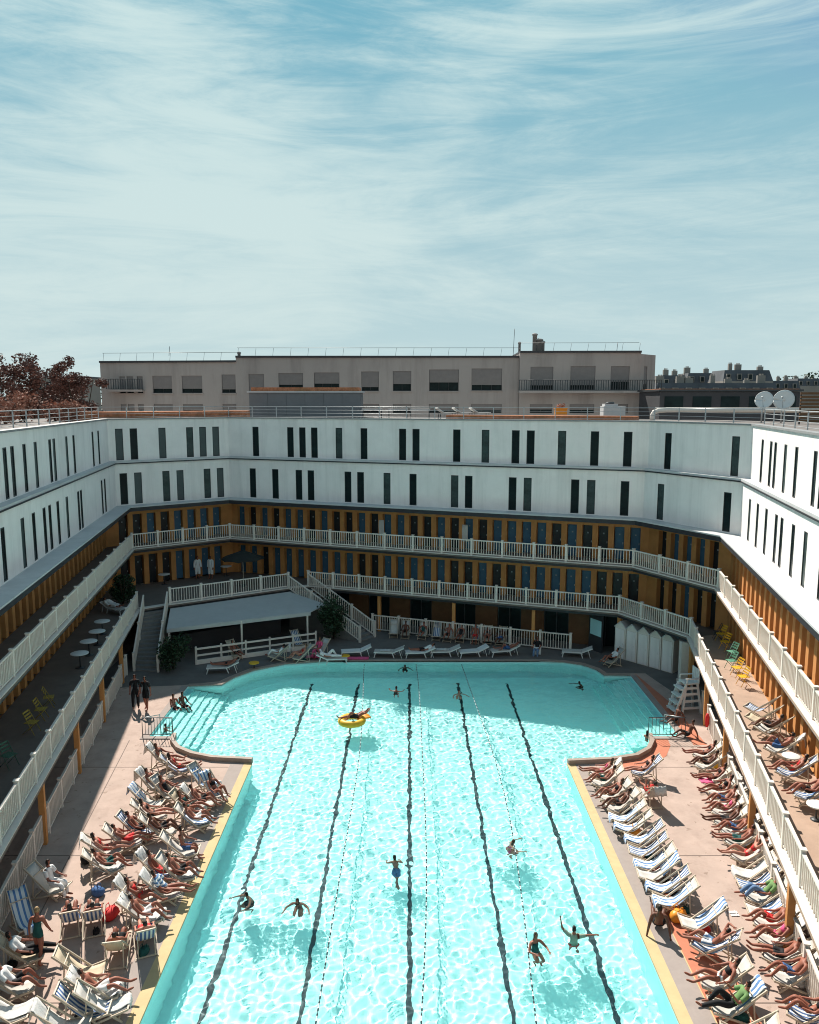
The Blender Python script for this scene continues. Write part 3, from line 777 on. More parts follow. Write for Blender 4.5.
def shrub(loc, h, w, label, m='leaf', n=1800, size=.09, group=None):
    rng = random.Random(int(loc[0] * 97 + loc[1] * 13)); r = thing('shrub', label, 'shrub', loc, 0, group)
    q = MB()
    for k in range(7):
        a = rng.uniform(0, 6.28); q.tube([(0, 0, 0), (math.cos(a) * w * .2, math.sin(a) * w * .2, h * .45), (math.cos(a) * w * .4, math.sin(a) * w * .4, h * .85)], [.04, .025, .01], 6)
    q.build('stem', M['bark'], r, (0, 0, 0))
    q = MB()
    for k in range(12):
        a = rng.uniform(0, 6.28); rr = w * .33 * rng.random() ** .5; z = h * rng.uniform(.25, .82)
        leaf_cloud(q, (rr * math.cos(a), rr * math.sin(a), z), w * .26, n // 12, size, rng, 1.1)
    q.build('foliage', M[m], r, (0, 0, 0)); return r


shrub((-13.7, 44.1, 0), 2.1, 2.0, 'dark shrub between the narrow stairs and the bar awning')
shrub((-5.0, 50.0, 0), 3.0, 2.7, 'large dark shrub beside the broad white-railed stairs', n=2600)
shrub((-18.1, 48.6, Z1), 2.0, 1.5, 'dark potted shrub in the shadow of the left gallery corner')


def tree(loc, h, w, label, group, seed):
    rng = random.Random(seed); r = thing('tree', label, 'tree', loc, 0, group); q = MB()
    q.tube([(0, 0, 0), (.1, 0, h * .3), (0, .1, h * .55), (.1, 0, h * .8)], [.26, .2, .13, .05], 9)
    tips = []
    for k in range(11):
        a = k * 2.4 + rng.uniform(-.4, .4); z0 = h * rng.uniform(.3, .6); e = Vector((math.cos(a) * w * .4, math.sin(a) * w * .4, h * rng.uniform(.7, .97)))
        q.tube([(0, 0, z0), (e.x * .5, e.y * .5, (z0 + e.z) * .52), e], [.1, .06, .02], 6); tips.append(e)
    q.build('trunk', M['bark'], r, (0, 0, 0))
    q = MB()
    for t in tips:
        for j in range(4): leaf_cloud(q, t + Vector((rng.gauss(0, .6), rng.gauss(0, .6), rng.gauss(0, .55))), w * .17, 110, .13, rng, .8)
    for j in range(12): leaf_cloud(q, (rng.gauss(0, w * .2), rng.gauss(0, w * .2), h * rng.uniform(.66, .95)), w * .2, 130, .13, rng, .8)
    q.build('crown', M['leafred'], r, (0, 0, 0)); return r


for i, (px, y, ztop, w, lab) in enumerate(((2, 66, 19.2, 3.8, 'russet tree cut by the left edge of the view'), (36, 70, 19.3, 3.9, 'russet round tree standing between two others on the left'), (82, 72, 18.8, 3.3, 'russet tree next to the grey building corner'), (60, 84, 17.6, 5, 'smaller russet tree behind the gap in the trees'))):
    tree(((px - 409.5) / FPX * y, y, 9.5 if False else 0), ztop, w, lab, 'russet trees beyond the left roof', i + 3)

# roof planting on the left wing
rngp = random.Random(5)
for k, (px, y, w, h) in enumerate(((-8, 40, 2.2, 1.5), (8, 44, 2.0, 1.7), (24, 48, 2.2, 1.5), (42, 52, 2.2, 1.9), (58, 53, 2.0, 1.2), (74, 50, 1.9, 1.2))):
    x = (px - 409.5) / FPX * y
    labs = ['russet roof grass clump beside the near roof rail', 'tall russet clump of roof grass below the leftmost tree', 'bushy russet roof clump between the first two trees', 'tallest pinkish roof grass clump beneath the round tree', 'low russet roof shrub right of the tallest clump', 'rounded red-leaved roof shrub next to the corner of the roof']
    shrub((x - (1.0 if k < 4 else 0), y, ZR - .12), h, w, labs[k], 'drygrass', 1000, .11, 'roof plants on the left wing')

# ------------------------------------------------------------------ roof things and the city behind


def col(px, y): return (px - 409.5) / FPX * (y * math.cos(PITCH))


q = MB(); i2 = offset_open(G2, 2.15); o2_ = offset_open(G2, 4.4); e_ = lambda L_, t: (L_[2][0] + (L_[3][0] - L_[2][0]) * t, L_[2][1] + (L_[3][1] - L_[2][1]) * t)
q.prism([(i2[1][0] + .6, i2[1][1] + .4), i2[2], e_(i2, .05), e_(o2_, .05), o2_[2], o2_[1]], ZR - .13, ZR + .5); o = q.build('sedum_bed', M['sedum']); tag(o, 'bed of dry orange planting along the left part of the back roof', 'planting bed', kind='stuff')
q = MB(); q.prism([(2.5, 54.4), (14.3, 49.9), (14.8, 51.3), (3.0, 55.8)], ZR - .13, ZR + .28); o = q.build('sedum_bed', M['sedum']); tag(o, 'thin bed of dry orange planting on the right part of the back roof', 'planting bed', kind='stuff')
ph = thing('roof_pavilion', 'long low dark pavilion with an orange planted top on the back roof', 'pavilion', ((col(250, 64) + col(361, 64)) / 2, 65.2, ZR - .12))
w = col(361, 64) - col(250, 64); q = MB(); q.box((0, 0, 1.0), (w, 3, 2.0)); q.build('wall', M['pavil'], ph, (0, 0, 0))
q = MB(); q.box((0, 0, 2.06), (w + .3, 3.3, .12)); q.m = 1; q.box((0, 0, 2.27), (w - .3, 2.9, .3)); q.build('roof', [M['ledge'], M['sedum']], ph, (0, 0, 0))
for k in range(6):
    q = MB(); q.box((-w / 2 + w * (k + .5) / 6, -1.515, 1.0), (w / 6 - .04, .03, 1.9)); q.build('cladding_panel', M['pavil'], ph, (0, 0, 0))

# roof terrace furniture
tg = 'furniture on the back roof terrace'
for k, (px, lab) in enumerate(((372, 'slatted roof table standing just right of the dark pavilion'), (398, 'slatted roof table between two others behind the railing'), (420, 'slatted roof table left of the white roof loungers'))):
    t = thing('roof_table', lab, 'table', (col(px, 59), 59.2, ZR - .12), 0, tg)
    q = MB(); q.box((0, 0, .74), (1.5, .8, .05)); q.build('tabletop', M['ledge'], t, (0, 0, 0))
    for sx in (-1, 1):
        for sy in (-1, 1): q = MB(); q.box((sx * .68, sy * .34, .36), (.05, .05, .72)); q.build('leg', M['dsteel'], t, (0, 0, 0))
for k, (px, lab) in enumerate(((446, 'white roof lounger nearest the slatted tables'), (463, 'white roof lounger in the middle of three'), (480, 'white roof lounger farthest from the slatted tables'))):
    t = thing('roof_lounger', lab, 'lounger', (col(px, 58), 58.0, ZR - .12), .3, tg)
    q = MB(); q.box((.25, 0, .5), (1.0, .6, .08)); q.bar((-.22, 0, .5), (-.75, 0, .85), .6, .07); q.build('mattress', M['towel'], t, (0, 0, 0))
    q = MB()
    for sx in (-.5, .6):
        for sy in (-.25, .25): q.box((sx, sy, .22), (.05, .05, .45))
    q.build('frame', M['dsteel'], t, (0, 0, 0))
ob = thing('roof_planter', 'orange planter box behind the back roof railing', 'planter', (col(561, 57), 57.0, ZR - .12)); q = MB(); q.box((0, 0, .4), (.8, .6, .8)); q.box((0, 0, .82), (.88, .68, .06)); q.build('box', M['orange'], ob, (0, 0, 0))
q = MB(); leaf_cloud(q, (0, 0, .95), .3, 60, .1, rngp); q.build('foliage', M['drygrass'], ob, (0, 0, 0))
wc = thing('roof_air_unit', 'pale grey air unit left of the bent white pipe', 'air unit', (col(613, 55), 55.0, ZR - .12)); q = MB(); q.box((0, 0, .5), (1.5, 1.0, 1.0)); q.box((-.2, 0, 1.08), (.9, .8, .16)); q.build('casing', M['ledge'], wc, (0, 0, 0))
q = MB(); q.lathe([(.3, 0), (.3, .1), (.24, .12)], 14, (-.2, 0, 1.16)); q.build('fan', M['dsteel'], wc, (0, 0, 0))
q = MB(); q.tube([(col(653, 53), 53, ZR - .2), (col(653, 53), 53, ZR + .3), (col(654, 53) + .04, 53, ZR + .5), (col(657, 53) + .1, 53, ZR + .6), (col(664, 53) + .2, 53, ZR + .64), (30, 52.0, ZR + .64)], .16, 12)
tag(q.build('roof_pipe', M['rail']), 'long white pipe bending down onto the roof at its left end', 'pipe')
for px, lab, tl in ((768, 'smaller satellite dish, on the side towards the grey building', 1.0), (788, 'round satellite dish nearest the slatted roof screen', 1.15)):
    t = thing('satellite_dish', lab, 'satellite dish', (col(px, 49), 49.5, ZR - .12), 0, 'satellite dishes on the right roof'); s = .55 * tl
    q = MB(); q.tube([(0, .25, 0), (0, .25, 1.3)], .05, 8); q.tube([(0, .25, 1.2), (0, 0.05, 1.4)], .05, 8); q.build('mast', M['steel'], t, (0, 0, 0))
    ax = Vector((-.55, -.75, .3)).normalized(); u = ax.cross(Vector((0, 0, 1))).normalized(); v_ = ax.cross(u)
    q = MB(); g = []
    for i in range(6):
        r_ = s * i / 5; g.append([Vector((0, 0, 1.4)) + ax * (r_ * r_ * .35) + (u * math.cos(a) + v_ * math.sin(a)) * r_ for a in [2 * math.pi * k / 20 for k in range(21)]])
    q.sheet(g, tuple(-ax * .02)); q.build('reflector', M['plastic'], t, (0, 0, 0))
    q = MB(); c_ = Vector((0, 0, 1.4)); q.tube([c_ - v_ * s * -.95, c_ + ax * .55], .018, 6); q.tube([c_ + ax * .5, c_ + ax * .62], .05, 8); q.build('feed_arm', M['steel'], t, (0, 0, 0))
sl = thing('roof_screen', 'brown slatted screen at the right edge of the roof', 'screen', (col(822, 46), 46.5, ZR - .12)); q = MB()
for k in range(9): q.box((0, 0, .2 + .2 * k), (2.0, .08, .13))
q.build('slats', M['brown'], sl, (0, 0, 0))
for s in (-.95, .95): q = MB(); q.box((s, .08, .95), (.08, .07, 1.9)); q.build('post', M['dsteel'], sl, (0, 0, 0))
dk = thing('low_roof_block', 'long low dark block with rust-coloured coping before the distant rooftops', 'building', (col(735, 66), 70, 0))
w = col(806, 66) - col(663, 66); q = MB(); q.box((0, 0, 8.1), (w, 6, 16.2)); q.build('wall', M['bgdark'], dk, (0, 0, 0))
q = MB(); q.box((0, 0, 16.3), (w + .3, 6.3, .16)); q.m = 1; q.box((0, 0, 16.41), (w - .2, 5.8, .06)); q.build('roof', [M['dsteel'], M['sedum']], dk, (0, 0, 0))
for k in range(5): q = MB(); q.box((-w / 2 + w * (k + .5) / 5, -3.02, 15.2), (w / 5 - .8, .05, 1.2)); q.build('window', M['glass'], dk, (0, 0, 0))

# long grey building behind
YB = 76.0
gb = thing('grey_building', 'long grey flat-roofed building with shuttered windows, behind the pool', 'building', (0, YB, 0))


def bx(px): return (px - 409.5) / FPX * (YB * math.cos(PITCH) - 3 * math.sin(PITCH))


def zb(py): return EYE + YB * math.tan(PITCH + math.atan(-(py - 512) / FPX) - 2 * PITCH) if False else EYE - YB * math.tan(PITCH - math.atan((512 - py) / FPX))


def bg_wall(name, xa, ya, xb, yb, ztop, wins, depth=9.0):
    q = MB(); ops = []
    l = math.hypot(xb - xa, yb - ya)
    for px, wpx, y0, y1 in wins:
        c = (bx(px) - xa) / (xb - xa) * l; w_ = wpx * YB / FPX; ops.append((c - w_ / 2, c + w_ / 2, zb(y1), zb(y0)))
    low = [(a, c, zb(413), zb(404)) for a, c, _, _ in ops]
    (ux, uy), (nx, ny), l, ang = frame_of((xa, ya), (xb, yb))
    # front wall: openings of both visible storeys
    zs = 13.0
    p, e = (xa, ya), (xb, yb)
    wall_seg(q, p, e, 0, zs, .4, []); wall_seg(q, p, e, zs, 15.25, .4, low); wall_seg(q, p, e, 15.25, ztop, .4, ops)
    q.prism([(xa + nx * .4, ya + ny * .4), (xb + nx * .4, yb + ny * .4), (xb + nx * depth, yb + ny * depth), (xa + nx * depth, ya + ny * depth)], 0, ztop - .05)
    o = q.build(name, M['bgwall'], gb)
    for i, (a, c, z0, z1) in enumerate(ops + low):
        s_ = (a + c) / 2; w_ = c - a; h = z1 - z0; f = MB(); r2 = random.Random(i * 7 + int(xa))
        f.box((0, .05, h / 2), (w_ + .12, .12, .06)) if False else None
        for sx in (-1, 1): f.box((sx * (w_ / 2 - .03), .15, h / 2), (.06, .1, h))
        f.box((0, .15, h - .03), (w_ - .12, .1, .06)); f.box((0, .15, .03), (w_ - .12, .1, .06))
        for k in range(1, max(2, int(w_ / .8))): f.box((-w_ / 2 + w_ * k / max(2, int(w_ / .8)), .18, h / 2), (.04, .06, h - .12))
        wo = f.build('window', M['frame'], gb, (0, 0, 0)); wo.location = Vector((xa + ux * s_, ya + uy * s_, z0)) - Vector(gb.location); wo.rotation_euler = (0, 0, ang)
        f = MB(); f.box((0, .24, h / 2), (w_ - .02, .02, h)); f.build('pane', M['glass'], wo, (0, 0, 0))
        hb = h * r2.choice((.6, .75, .98, .65, .8)); f = MB(); f.box((0, .085, h - hb / 2), (w_ - .06, .03, hb)); f.build('roller_blind', M['shutter'], wo, (0, 0, 0))
        if i < len(ops): f = MB(); f.box((0, -.05, -.05), (w_ + .2, .14, .06)); f.build('sill', M['bgwall'], wo, (0, 0, 0))
    return o


bg_wall('wall', bx(94), YB + 1.5, bx(236), YB, zb(362) , [(117, 6, 376, 393), (125, 7, 376, 393), (135.5, 6, 376, 393), (159, 20, 375.5, 393), (190, 21, 375.5, 393), (228, 14, 374.5, 393)])
bg_wall('wall', bx(236), YB, bx(519), YB, zb(357.5), [(256, 15, 374, 392), (290.5, 24, 373, 391), (326.5, 25, 372.5, 391), (370, 17, 371.5, 391), (402, 18, 371, 391), (444, 29, 369.5, 391), (487, 30, 368.5, 390.5)])
bg_wall('wall', bx(519), YB - .5, bx(638), YB - .9, zb(353), [(541, 22, 367, 390), (581.5, 24, 366.5, 390), (618, 18, 366.5, 390)])
bg_wall('wall', bx(638), YB - .9, bx(659), YB + 1.2, zb(354.5), [(645, 7, 366.5, 390)])
for a, c, y0, y1, z in ((94, 236, YB + 1.5, YB, zb(362)), (236, 519, YB, YB, zb(357.5)), (519, 638, YB - .5, YB - .9, zb(353))):
    p, e = (bx(a), y0), (bx(c), y1); (ux, uy), (nx, ny), l, ang = frame_of(p, e)
    q = MB(); q.prism([(p[0] - nx * .18, p[1] - ny * .18), (e[0] - nx * .18, e[1] - ny * .18), (e[0] + nx * 9, e[1] + ny * 9), (p[0] + nx * 9, p[1] + ny * 9)], z - .02, z + .16); q.build('roof', M['bgdark'], gb)
    q = MB()
    q.tube([(p[0], p[1] + .8, z + .95), (e[0], e[1] + .8, z + .95)], .018, 5)
    k = int(l / 1.6)
    for j in range(k + 1): q.tube([(p[0] + ux * l * j / k, p[1] + uy * l * j / k + .8, z + .1), (p[0] + ux * l * j / k + .12, p[1] + uy * l * j / k + .8, z + .95)], .014, 5)
    q.build('roof_railing', M['dsteel'], gb)
for lab, a, c, yo, yz in (('balcony', 104, 140, 1.4, 389.5), ('balcony', 517, 656, -.8, 391)):
    q = MB(); xa, xb = bx(a), bx(c); z = zb(yz); y = YB + yo
    q.box(((xa + xb) / 2, y - .55, z - .1), (xb - xa, 1.1, .2)); bo = q.build('balcony', M['bgwall'], gb)
    q = MB(); q.box(((xa + xb) / 2, y - 1.05, z + .06), (xb - xa, .04, .04)); nb = int((xb - xa) / .22)
    for j in range(nb + 1): q.box((xa + (xb - xa) * j / nb, y - 1.05, z + .5), (.07, .03, .9))
    q.build('bars', M['dsteel'], bo)
    q = MB(); q.tube([(xa, y - 1.05, z + .98), (xb, y - 1.05, z + .98)], .03, 6); q.build('handrail', M['dsteel'], bo)
for px, h, r_ in ((537.5, 1.7, .22), (542, 1.2, .3), (545.5, 1.0, .2), (522, .9, .12), (235, .8, .15)):
    q = MB(); z = zb(352 if px > 300 else 361); q.lathe([(r_, 0), (r_, h), (r_ * 1.3, h), (r_ * 1.3, h + .12), (r_ * .5, h + .2)], 10, (bx(px), YB + 2, z)); q.build('chimney', M['bgwall'], gb)
for px, h in ((517, 2.6), (160, .9), (624, 1.3)):
    q = MB(); q.tube([(bx(px), YB + 3, zb(354)), (bx(px) + .1, YB + 3, zb(354) + h)], .025, 5); q.build('aerial', M['dsteel'], gb)

# distant roofs on the right
M['slate'] = mat('hazed_slate_roof', (.085, .09, .10), .7, .3, .2); M['stone'] = mat('hazed_paris_stone', (.26, .235, .21), .85, .2, .1)  # tones lightened, distance haze put into the colour
cityg = 'distant rooftops on the right'
for i, (pxa, pxb, py, y, lab) in enumerate(((660, 688, 373, 230, 'distant slate-roofed block next to the grey building'), (686, 722, 371, 250, 'distant long slate roof with many chimney pots'), (722, 772, 368, 235, 'tallest distant slate-roofed block on the right'), (764, 800, 379, 300, 'farthest low slate-roofed block at the right horizon'), (796, 840, 377, 340, 'faint far block next to the right horizon trees'), (655, 780, 380, 190, 'nearer wide distant stone block below the slate roofs'))):
    X = lambda px: (px - 409.5) / FPX * (y * math.cos(PITCH)); xa, xb = X(pxa), X(pxb); zt = EYE + y * (400 - py) / FPX * 1.0
    c = thing('apartment_block', lab, 'building', ((xa + xb) / 2, y, 0), 0, cityg); w = xb - xa; rr = random.Random(i)
    q = MB(); q.box((0, 6, (zt - 4) / 2), (w, 12, zt - 4)); q.build('wall', M['stone'], c, (0, 0, 0))
    q = MB(); hw = w / 2; z0, z1 = zt - 4, zt - .8
    vs = [(-hw, 0, z0), (hw, 0, z0), (hw, 12, z0), (-hw, 12, z0), (-hw + .8, 1.2, z1), (hw - .8, 1.2, z1), (hw - .8, 10.8, z1), (-hw + .8, 10.8, z1)]
    q.add(vs, [(3, 2, 1, 0), (4, 5, 6, 7), (0, 1, 5, 4), (1, 2, 6, 5), (2, 3, 7, 6), (3, 0, 4, 7)]); ro = q.build('roof', M['slate'], c, (0, 0, 0))
    for k in range(int(w / 3.2)):
        q = MB(); x = -hw + 1.6 + k * 3.2; q.box((x, .55, z0 + 1.2), (1.3, 1.2, 1.8)); q.m = 1; q.box((x, -.08, z0 + 1.2), (.9, .04, 1.4)); q.build('dormer', [M['stone'], M['glass']], ro, (0, 0, 0))
    for k in range(max(2, int(w / 4))):
        q = MB(); x = -hw + w * (k + rr.uniform(.2, .8)) / max(2, int(w / 4)); h = rr.uniform(.8, 2.0); q.box((x, 5, z1 + h / 2 - .2), (rr.uniform(1, 2.2), .8, h + .4))
        for j in range(3): q.box((x - .35 + .35 * j, 5, z1 + h + .2), (.2, .2, .45))
        q.build('chimney', M['stone'], ro, (0, 0, 0))
q = MB(); rngt = random.Random(9)
for k in range(26):
    x = 200 + k * 9; leaf_cloud(q, (x, 420 + rngt.uniform(-10, 10), rngt.uniform(18, 27)), 9, 420, .85, rngt, .8); leaf_cloud(q, (x, 420, 14), 12, 320, .9, rngt)
tag(q.build('treeline', M['leaf']), 'far dark treeline on the right horizon', 'trees', kind='stuff')
q = MB()
for k in range(20):
    x = -190 + k * 7; leaf_cloud(q, (x, 240 + rngt.uniform(-10, 10), rngt.uniform(14, 19)), 7, 200, .45, rngt, .8); leaf_cloud(q, (x, 240, 8), 9, 160, .6, rngt)
tag(q.build('treeline', M['leaf']), 'far dark treeline behind the russet trees', 'trees', kind='stuff')
for i, (px, py, y, lab) in enumerate(((60, 378, 150, 'distant grey block glimpsed between the russet trees'),)):
    x = (px - 409.5) / FPX * y; c = thing('apartment_block', lab, 'building', (x, y, 0)); zt = EYE + y * (400 - py) / FPX
    q = MB(); q.box((0, 5, zt / 2), (9, 10, zt)); q.build('wall', M['stone'], c, (0, 0, 0))
    for fl_ in range(3):
        for k in range(4): q = MB(); q.box((-3.3 + 2.2 * k, -.02, zt - 1.6 - 2.6 * fl_), (1.2, .06, 1.5)); q.build('window', M['glass'], c, (0, 0, 0))
    q = MB(); q.box((0, 5, zt + .15), (9.4, 10.4, .3)); q.build('roof', M['slate'], c, (0, 0, 0))

# ------------------------------------------------------------------ people
BODY = {}


def dirv(p, yaw=0.0):
    p, yaw = R(p), R(yaw); return Vector((math.cos(p) * math.cos(yaw), math.sin(yaw), math.sin(p) * math.cos(yaw)))


def make_body(key, pelvis, spine, head, thigh, shin, foot, arm, fore, face, spread=(4, 4), scale=1.0, bend=0.0):
    """angles in degrees in the body's side plane (x forward, z up); pairs are (left, right); arm entries are (pitch, yaw)"""
    V = []; E_ = []; RAD = []; ROOT = []; BN = []
    def v(p, r, root=False):
        V.append(Vector(p)); RAD.append(r if isinstance(r, tuple) else (r, r)); ROOT.append(root); return len(V) - 1
    def e(a, b_, name): E_.append((a, b_)); BN.append((name, V[a].copy(), V[b_].copy(), min(RAD[a]), min(RAD[b_])))
    P = Vector(pelvis); sd = dirv(spine); sd2 = dirv(spine + bend)
    pel = v(P, (.125, .105), True); wai = v(P + sd * .17, (.115, .09)); che = v(P + sd * .17 + sd2 * .17, (.135, .10)); up = v(P + sd * .17 + sd2 * .29, (.09, .075))
    hd = dirv(head); nk = v(V[up] + sd2 * .09, .05); jaw = v(V[nk] + hd * .075, .068); cra = v(V[jaw] + hd * .085, .085); crn = v(V[cra] + hd * .075, .052)
    e(pel, wai, 'spine0'); e(wai, che, 'spine1'); e(che, up, 'spine2'); e(up, nk, 'neck'); e(nk, jaw, 'head'); e(jaw, cra, 'head'); e(cra, crn, 'head')
    fd = dirv(face); nose = v(V[jaw] + hd * .05 + fd * .085, .017); e(cra, nose, 'nose')
    for s, k in ((1, 0), (-1, 1)):
        hip = v(P + Vector((0, s * .085, 0)) + dirv(thigh[k]) * .06, .088); e(pel, hip, 'hip')
        kn = v(V[hip] + dirv(thigh[k], s * spread[k]) * .37, .058); mid = v(V[hip] + dirv(thigh[k], s * spread[k]) * .18, .078)
        e(hip, mid, 'thigh0'); e(mid, kn, 'thigh1')
        ca = v(V[kn] + dirv(shin[k], s * spread[k] * .3) * .14, .054); an = v(V[kn] + dirv(shin[k], s * spread[k] * .3) * .40, .034)
        e(kn, ca, 'shin0'); e(ca, an, 'shin1'); ba = v(V[an] + dirv(foot[k]) * .12, .034); to = v(V[ba] + dirv(foot[k]) * .07, .022)
        e(an, ba, 'foot'); e(ba, to, 'foot')
        sh = v(V[up] + Vector((0, s * .165, 0)) - sd2 * .015, .058); e(up, sh, 'shoulder')
        d1 = dirv(arm[k][0], s * arm[k][1]); el = v(V[sh] + d1 * .28, .040); e(sh, el, 'arm')
        d2 = dirv(fore[k][0], s * fore[k][1]); wr = v(V[el] + d2 * .24, .026); e(el, wr, 'fore')
        pa = v(V[wr] + d2 * .07, (.036, .02)); e(wr, pa, 'hand')
        sidev = d2.cross(Vector((0, 0, 1))); sidev = (sidev if sidev.length > .1 else Vector((1, 0, 0))).normalized(); dn = sidev.cross(d2).normalized()
        if dn.z > 0: dn = -dn
        for f in range(5):
            o_ = (f - 1.7) * .019; l = (.034, .040, .043, .040, .031)[f]
            if f == 0: st = V[wr] + d2 * .03 + sidev * -.02; dd = (d2 * .7 - sidev * .7).normalized()
            else: st = V[pa] + sidev * o_ - d2 * .01; dd = (d2 + sidev * (f - 2.5) * .06).normalized()
            a0 = v(st, .0095, True); a1 = v(st + dd * (l + .012), .0085); a2 = v(V[a1] + (dd * .8 + dn * .5).normalized() * l * .9, .007)
            e(a0, a1, 'finger'); e(a1, a2, 'finger')
    me = bpy.data.meshes.new('body_cage'); me.from_pydata([tuple(p) for p in V], E_, [])
    o = bpy.data.objects.new('body_cage', me); COL.objects.link(o)
    sk = o.modifiers.new('skin', 'SKIN'); sk.use_smooth_shade = True; sk.branch_smoothing = .6
    if not me.skin_vertices: me.skin_vertices.new() if hasattr(me.skin_vertices, 'new') else None
    if me.skin_vertices:
        for i, sv in enumerate(me.skin_vertices[0].data): sv.radius = RAD[i]; sv.use_root = ROOT[i]
    su = o.modifiers.new('sub', 'SUBSURF'); su.levels = 1; su.render_levels = 1
    dg = bpy.context.evaluated_depsgraph_get(); ev = o.evaluated_get(dg); bm_ = bpy.data.meshes.new_from_object(ev, depsgraph=dg)
    bpy.data.objects.remove(o); bpy.data.meshes.remove(me)
    bm_.name = 'person_' + key
    if scale != 1: bm_.transform(Matrix.Scale(scale, 4))
    bm_.polygons.foreach_set('use_smooth', [True] * len(bm_.polygons)); bm_.materials.clear(); bm_.materials.append(M['skin_tan'])
    # which bone each face belongs to
    n = len(bm_.polygons); C_ = np.empty(n * 3); bm_.polygons.foreach_get('center', C_); C_ = C_.reshape(-1, 3) / scale
    best = np.full(n, 1e9); who = np.zeros(n, int); tt = np.zeros(n)
    for i, (nm, a, b_, ra, rb) in enumerate(BN):
        if nm in ('finger', 'nose'): pass
        a = np.array(a); d = np.array(b_) - a; t = np.clip(((C_ - a) @ d) / (d @ d), 0, 1); dist = np.linalg.norm(C_ - (a + t[:, None] * d), axis=1) - (ra + (rb - ra) * t)
        m_ = dist < best; best[m_] = dist[m_]; who[m_] = i; tt[m_] = t[m_]
    names = np.array([b_[0] for b_ in BN])[who]
    hc = np.array(V[cra]); fdv = np.array(fd); hdv = np.array(hd)
    rel = C_ - hc
    hair = np.isin(names, ['head']) & ((rel @ fdv) < .035 + .6 * np.maximum(0, rel @ hdv)) & ((rel @ hdv) > -.09)
    hair_long = hair | (np.isin(names, ['head', 'neck']) & ((rel @ fdv) < -.0))
    B = {'mesh': bm_, 'names': names, 't': tt, 'hair': hair, 'hair_long': hair_long, 'shells': {}}
    BODY[key] = B; return B


WEAR = {'trunks': {'spine0': (0, .6), 'hip': (0, 1), 'thigh0': (0, 1), 'thigh1': (0, .25)}, 'briefs': {'spine0': (0, .35), 'hip': (0, 1), 'thigh0': (0, .3)},
        'top': {'spine1': (.62, 1), 'spine2': (0, .3)}, 'swimsuit': {'spine0': (0, 1), 'spine1': (0, 1), 'spine2': (0, .45), 'hip': (0, 1), 'thigh0': (0, .25)},
        'shirt': {'spine0': (0, 1), 'spine1': (0, 1), 'spine2': (0, 1), 'shoulder': (0, 1), 'arm': (0, .65)},
        'trousers': {'spine0': (0, .5), 'hip': (0, 1), 'thigh0': (0, 1), 'thigh1': (0, 1), 'shin0': (0, 1), 'shin1': (0, .95)},
        'robe': {'spine0': (0, 1), 'spine1': (0, 1), 'spine2': (0, 1), 'shoulder': (0, 1), 'arm': (0, 1), 'fore': (0, .9), 'hip': (0, 1), 'thigh0': (0, 1), 'thigh1': (0, 1), 'shin0': (0, .7)}}


def shell(key, what):
    B = BODY[key]
    if what in B['shells']: return B['shells'][what]
    if what in ('hair', 'hair_long'): sel = B[what]; off = .016
    else:
        sel = np.zeros(len(B['names']), bool); off = {'robe': .04, 'shirt': .016, 'trousers': .018, 'trunks': .016}.get(what, .006)
        for nm, (a, c) in WEAR[what].items(): sel |= (B['names'] == nm) & (B['t'] >= a) & (B['t'] <= c)
    me = B['mesh']; used = {}; vs = []; fs = []
    for i in np.nonzero(sel)[0]:
        f = []
        for vi in me.polygons[int(i)].vertices:
            if vi not in used: used[vi] = len(vs); v_ = me.vertices[vi]; vs.append(tuple(v_.co + v_.normal * off))
            f.append(used[vi])
        fs.append(f)
    # close the hem: turn the rim inwards
    from collections import Counter
    ec = Counter(); dirn = {}
    for f in fs:
        for a, c in zip(f, f[1:] + f[:1]): ec[frozenset((a, c))] += 1; dirn[frozenset((a, c))] = (a, c)
    inv = {n: vi for vi, n in used.items()}; inner = {}
    for ed, k in ec.items():
        if k == 1:
            a, c = dirn[ed]
            for x in (a, c):
                if x not in inner: v_ = me.vertices[inv[x]]; inner[x] = len(vs); vs.append(tuple(v_.co - v_.normal * .004))
            fs.append([c, a, inner[a], inner[c]])
    m = bpy.data.meshes.new(what); m.from_pydata(vs, [], fs); m.polygons.foreach_set('use_smooth', [True] * len(fs)); m.materials.append(M['c_black']); m.update()
    B['shells'][what] = m; return m


UPA = (118, 35)
make_body('recline', (0, 0, .40), 128, 108, (12, 8), (-14, -12), (35, 35), ((-40, 16), (-40, 16)), ((-8, 2), (-8, 2)), 20)
make_body('recline_knees', (0, 0, .40), 128, 112, (42, 30), (-52, -46), (-8, -8), ((-42, 18), (-38, 14)), ((2, -10), (-8, 2)), 24)
make_body('recline_read', (0, 0, .40), 130, 100, (14, 44), (-14, -54), (35, -8), ((-30, 16), (-30, 16)), ((52, -14), (52, -14)), -10)
make_body('recline_arms', (0, 0, .40), 126, 122, (10, 30), (-12, -44), (35, -5), ((112, 38), (112, 38)), ((160, -50), (160, -50)), 30)
make_body('recline_side', (0, 0, .40), 130, 118, (20, 22), (-22, -30), (20, 25), ((-50, 30), (-20, 6)), ((-4, 10), (20, -30)), 26, spread=(12, 2))
make_body('lie', (0, 0, .50), 156, 150, (4, 2), (-3, -3), (50, 50), ((-28, 14), (-28, 14)), ((-4, 2), (-4, 2)), 62)
make_body('lie_knees', (0, 0, .50), 156, 150, (50, 6), (-58, -3), (-5, 50), ((120, 40), (-28, 14)), ((170, -50), (-4, 2)), 62)
make_body('sit', (0, 0, .46), 96, 92, (0, 2), (-82, -70), (0, 0), ((-62, 12), (-62, 12)), ((-10, -6), (-5, -6)), 2)
